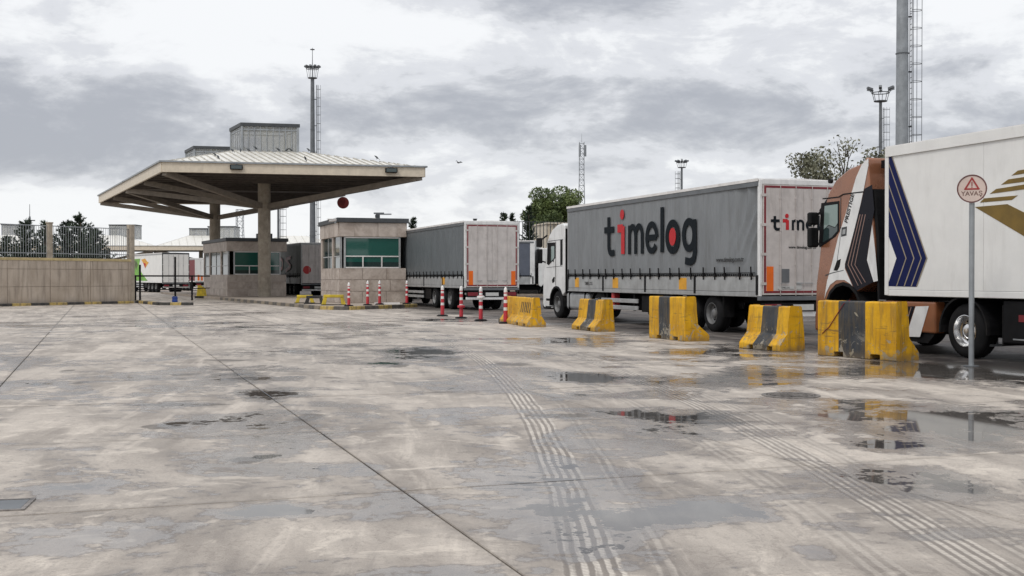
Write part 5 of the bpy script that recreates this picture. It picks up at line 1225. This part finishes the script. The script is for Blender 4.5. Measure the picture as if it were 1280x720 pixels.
# small guard hoops on the island edge
def hoop(px,Y,m,label,w=.8,h=.42):
    x=(px-640)/F*Y; t=thing('guard_hoop',label,'guard hoop',(x,Y,.15),R(12))
    part('top_bar',MB().box(-w/2,w/2,-.13,.13,h-.14,h),M[m],t,bev=.03)
    for s in(-1,1): part('leg',MB().prism([(s*w/2,h-.141),(s*(w/2-.16),h-.141),(s*(w/2-.10),0),(s*(w/2+.10),0)],-.13,.13,'y'),M[m],t,bev=.015)
    part('foot_plate',MB().box(-w/2-.12,w/2+.12,-.16,.16,-.0,.04),M['kblack'],t)
hoop(381,59.2,'yellow','low bright yellow guard hoop on the kerb beneath the dark green truck')
hoop(393,57.6,'kblack','low black guard hoop between the two yellow ones on the kerb')
hoop(417,55.2,'yellow','larger worn yellow guard hoop at the left foot of the pale booth',w=.95,h=.5)
# ================================================================== warning sign
xs_,ys_=gp(1214.5,458)
t=thing('warning_sign','round white sign lettered YAVAŞ under a red triangle on a grey pole','sign',(xs_,ys_,0),R(-22))
part('pole',MB().cyl((0,0,0),(0,0,2.80),.045,.045,14),M['galv'],t,smooth=40); part('base_plate',MB().lathe([(.13,0),(.13,.015)],n=16),M['galvd'],t)
zc_=2.97
dsk=part('disc',MB().lathe([(.235,-.062),(.235,-.05)],c=(0,0,zc_),ax='y',n=40),M['cream'],t)
dsk.data.materials[0]=mat('sign_face',(.62,.50,.44),.4,var=.05)
mb=MB()
def ring(mb,r0,r1,y0,y1,c,n=40):
    vs=[(r*math.cos(2*PI*k/n)+c[0],yy,r*math.sin(2*PI*k/n)+c[1]) for r,yy in((r0,y0),(r1,y0),(r1,y1),(r0,y1)) for k in range(n)]
    mb.add(vs,[(j*n+k,j*n+(k+1)%n,((j+1)%4)*n+(k+1)%n,((j+1)%4)*n+k) for j in range(4) for k in range(n)])
ring(mb,.214,.236,-.068,-.0621,(0,zc_)); part('rim',mb,mat('sign_rim',(.13,.05,.045),.5),t)
mb=MB(); tr3=[Vector((-.105,zc_-.005)),Vector((.105,zc_-.005)),Vector((0,zc_+.175))]
for i,(a,b) in enumerate(zip(tr3,tr3[1:]+tr3[:1])):
    d=(b-a).normalized()*.012; mb.bar((a.x-d.x,-.0645-.0004*i,a.y-d.y),(b.x+d.x,-.0645-.0004*i,b.y+d.y),.005+.0,.026)
part('triangle',mb,mat('sign_red',(.33,.035,.03),.5),t)
part('exclamation_mark',MB().box(-.008,.008,-.0665,-.0621,zc_+.045,zc_+.115).box(-.009,.009,-.0665,-.0621,zc_+.018,zc_+.034),MATS['sign_red'],t)
text_part('YAVAŞ',.105,mat('sign_lettering',(.16,.09,.07),.5),t,mrear(0,-.064,zc_-.115),bold=.0012,align='CENTER')
part('bracket',MB().box(-.05,.05,-.05,.05,zc_-.2,zc_-.15),M['galvd'],t)
# ================================================================== manhole and drain cover
xm,ym=gp(989,494.5)
t=thing('manhole_cover','round cast iron manhole cover set in wet concrete right of centre','manhole cover',(xm,ym,0))
mb=MB(); ring_=[]
vs=[]; 
def zring(mb,r0,r1,z0,z1,n=36):
    vs=[(r*math.cos(2*PI*k/n),r*math.sin(2*PI*k/n),z) for r,z in((r0,z0),(r1,z0),(r1,z1),(r0,z1)) for k in range(n)]
    mb.add(vs,[(j*n+k,j*n+(k+1)%n,((j+1)%4)*n+(k+1)%n,((j+1)%4)*n+k) for j in range(4) for k in range(n)])
iron=mat('cast_iron',(.20,.18,.165),.5,.2,var=.3,scale=12,bump=.4)
zring(mb,.315,.365,-.01,.010); part('frame',mb,iron,t)
part('lid',MB().lathe([(.305,-.01),(.305,.002)],n=36),M['kblack'],t)
mb=MB()
for i in range(-6,7):
    for j in range(-6,7):
        a,b=i*.045+.02*(j%2),j*.045
        if a*a+b*b<.26**2: mb.box(a-.014,a+.014,b-.014,b+.014,.004,.016)
zring(mb,.275,.29,.004,.0105); part('tread_studs',mb,iron,t,kind='stuff')
x,y=gp(-14,633)
t=thing('drain_cover','small square dark drain hatch at the left edge of the foreground','drain cover',(x,y,0),R(12))
part('frame',MB().box(-.25,.25,-.20,-.17,-.01,.008).box(-.25,.25,.17,.20,-.01,.008).box(-.25,-.22,-.17,.17,-.01,.008).box(.22,.25,-.17,.17,-.01,.008),iron,t); part('lid',MB().box(-.215,.215,-.165,.165,-.01,.005),M['galvd'],t)
# ================================================================== black railing and painted kerb beyond the wall end
pA=Vector(gp(166,378)+(0,)); pB=Vector(gp(200,381.5)+(0,)); pC=Vector(gp(241,381.5)+(0,))
k=thing('kerb','short black and yellow kerb strip curving below the black railing','kerb')
kerb_run(k,pA,pB,.3,.15,6,1); kerb_run(k,pB,pC,.3,.15,3,0)
t=thing('railing','black tubular railing between the left wall end and the shaded booth','railing',(0,0,0))
ra=[at(p,345,Y) for p,Y in((167,67),(219,69.5),(262,78))]
mb=MB(); mb.tube([(a,b,1.55) for a,b,_ in ra],.045,8); part('top_rail',mb,M['black'],t)
mb=MB(); mb.tube([(a,b,.75) for a,b,_ in ra],.03,8); part('lower_rail',mb,M['black'],t)
for a,b,hh in((ra[0][0]+.1,ra[0][1],1.6),(at(175,0,67.4)[0],67.4,2.2),(ra[1][0],ra[1][1],2.7),(at(240,0,73.6)[0],73.6,1.6)): part('post',MB().cyl((a,b,0),(a,b,hh),.06,.06,8),M['black'],t)
x,y,_=at(218.5,377,68.5); t=thing('blue_drum','small blue drum at the foot of the railing post','drum',(x,y,0)); part('body',MB().lathe([(.26,0),(.28,.1),(.26,.3),(.28,.5),(.25,.55)],n=16),M['blue'],t); part('lid',MB().lathe([(.2,.55),(.2,.6)],n=14),M['charcoal'],t); t.scale=(.6,.6,.6)
x,y,_=at(252,372,82); t=thing('yellow_block','yellow painted concrete block with a dark base left of the shaded booth','block',(x,y,0),.3); part('block_body',MB().prism([(-.6,0),(.6,0),(.45,1.1),(-.1,1.5),(-.45,1.5)],-.4,.4,'y'),M['yellow'],t,bev=.03); part('base_plinth',MB().box(-.8,.8,-.5,.5,0,.25),M['kblack'],t); t.scale=(.6,.6,.6)
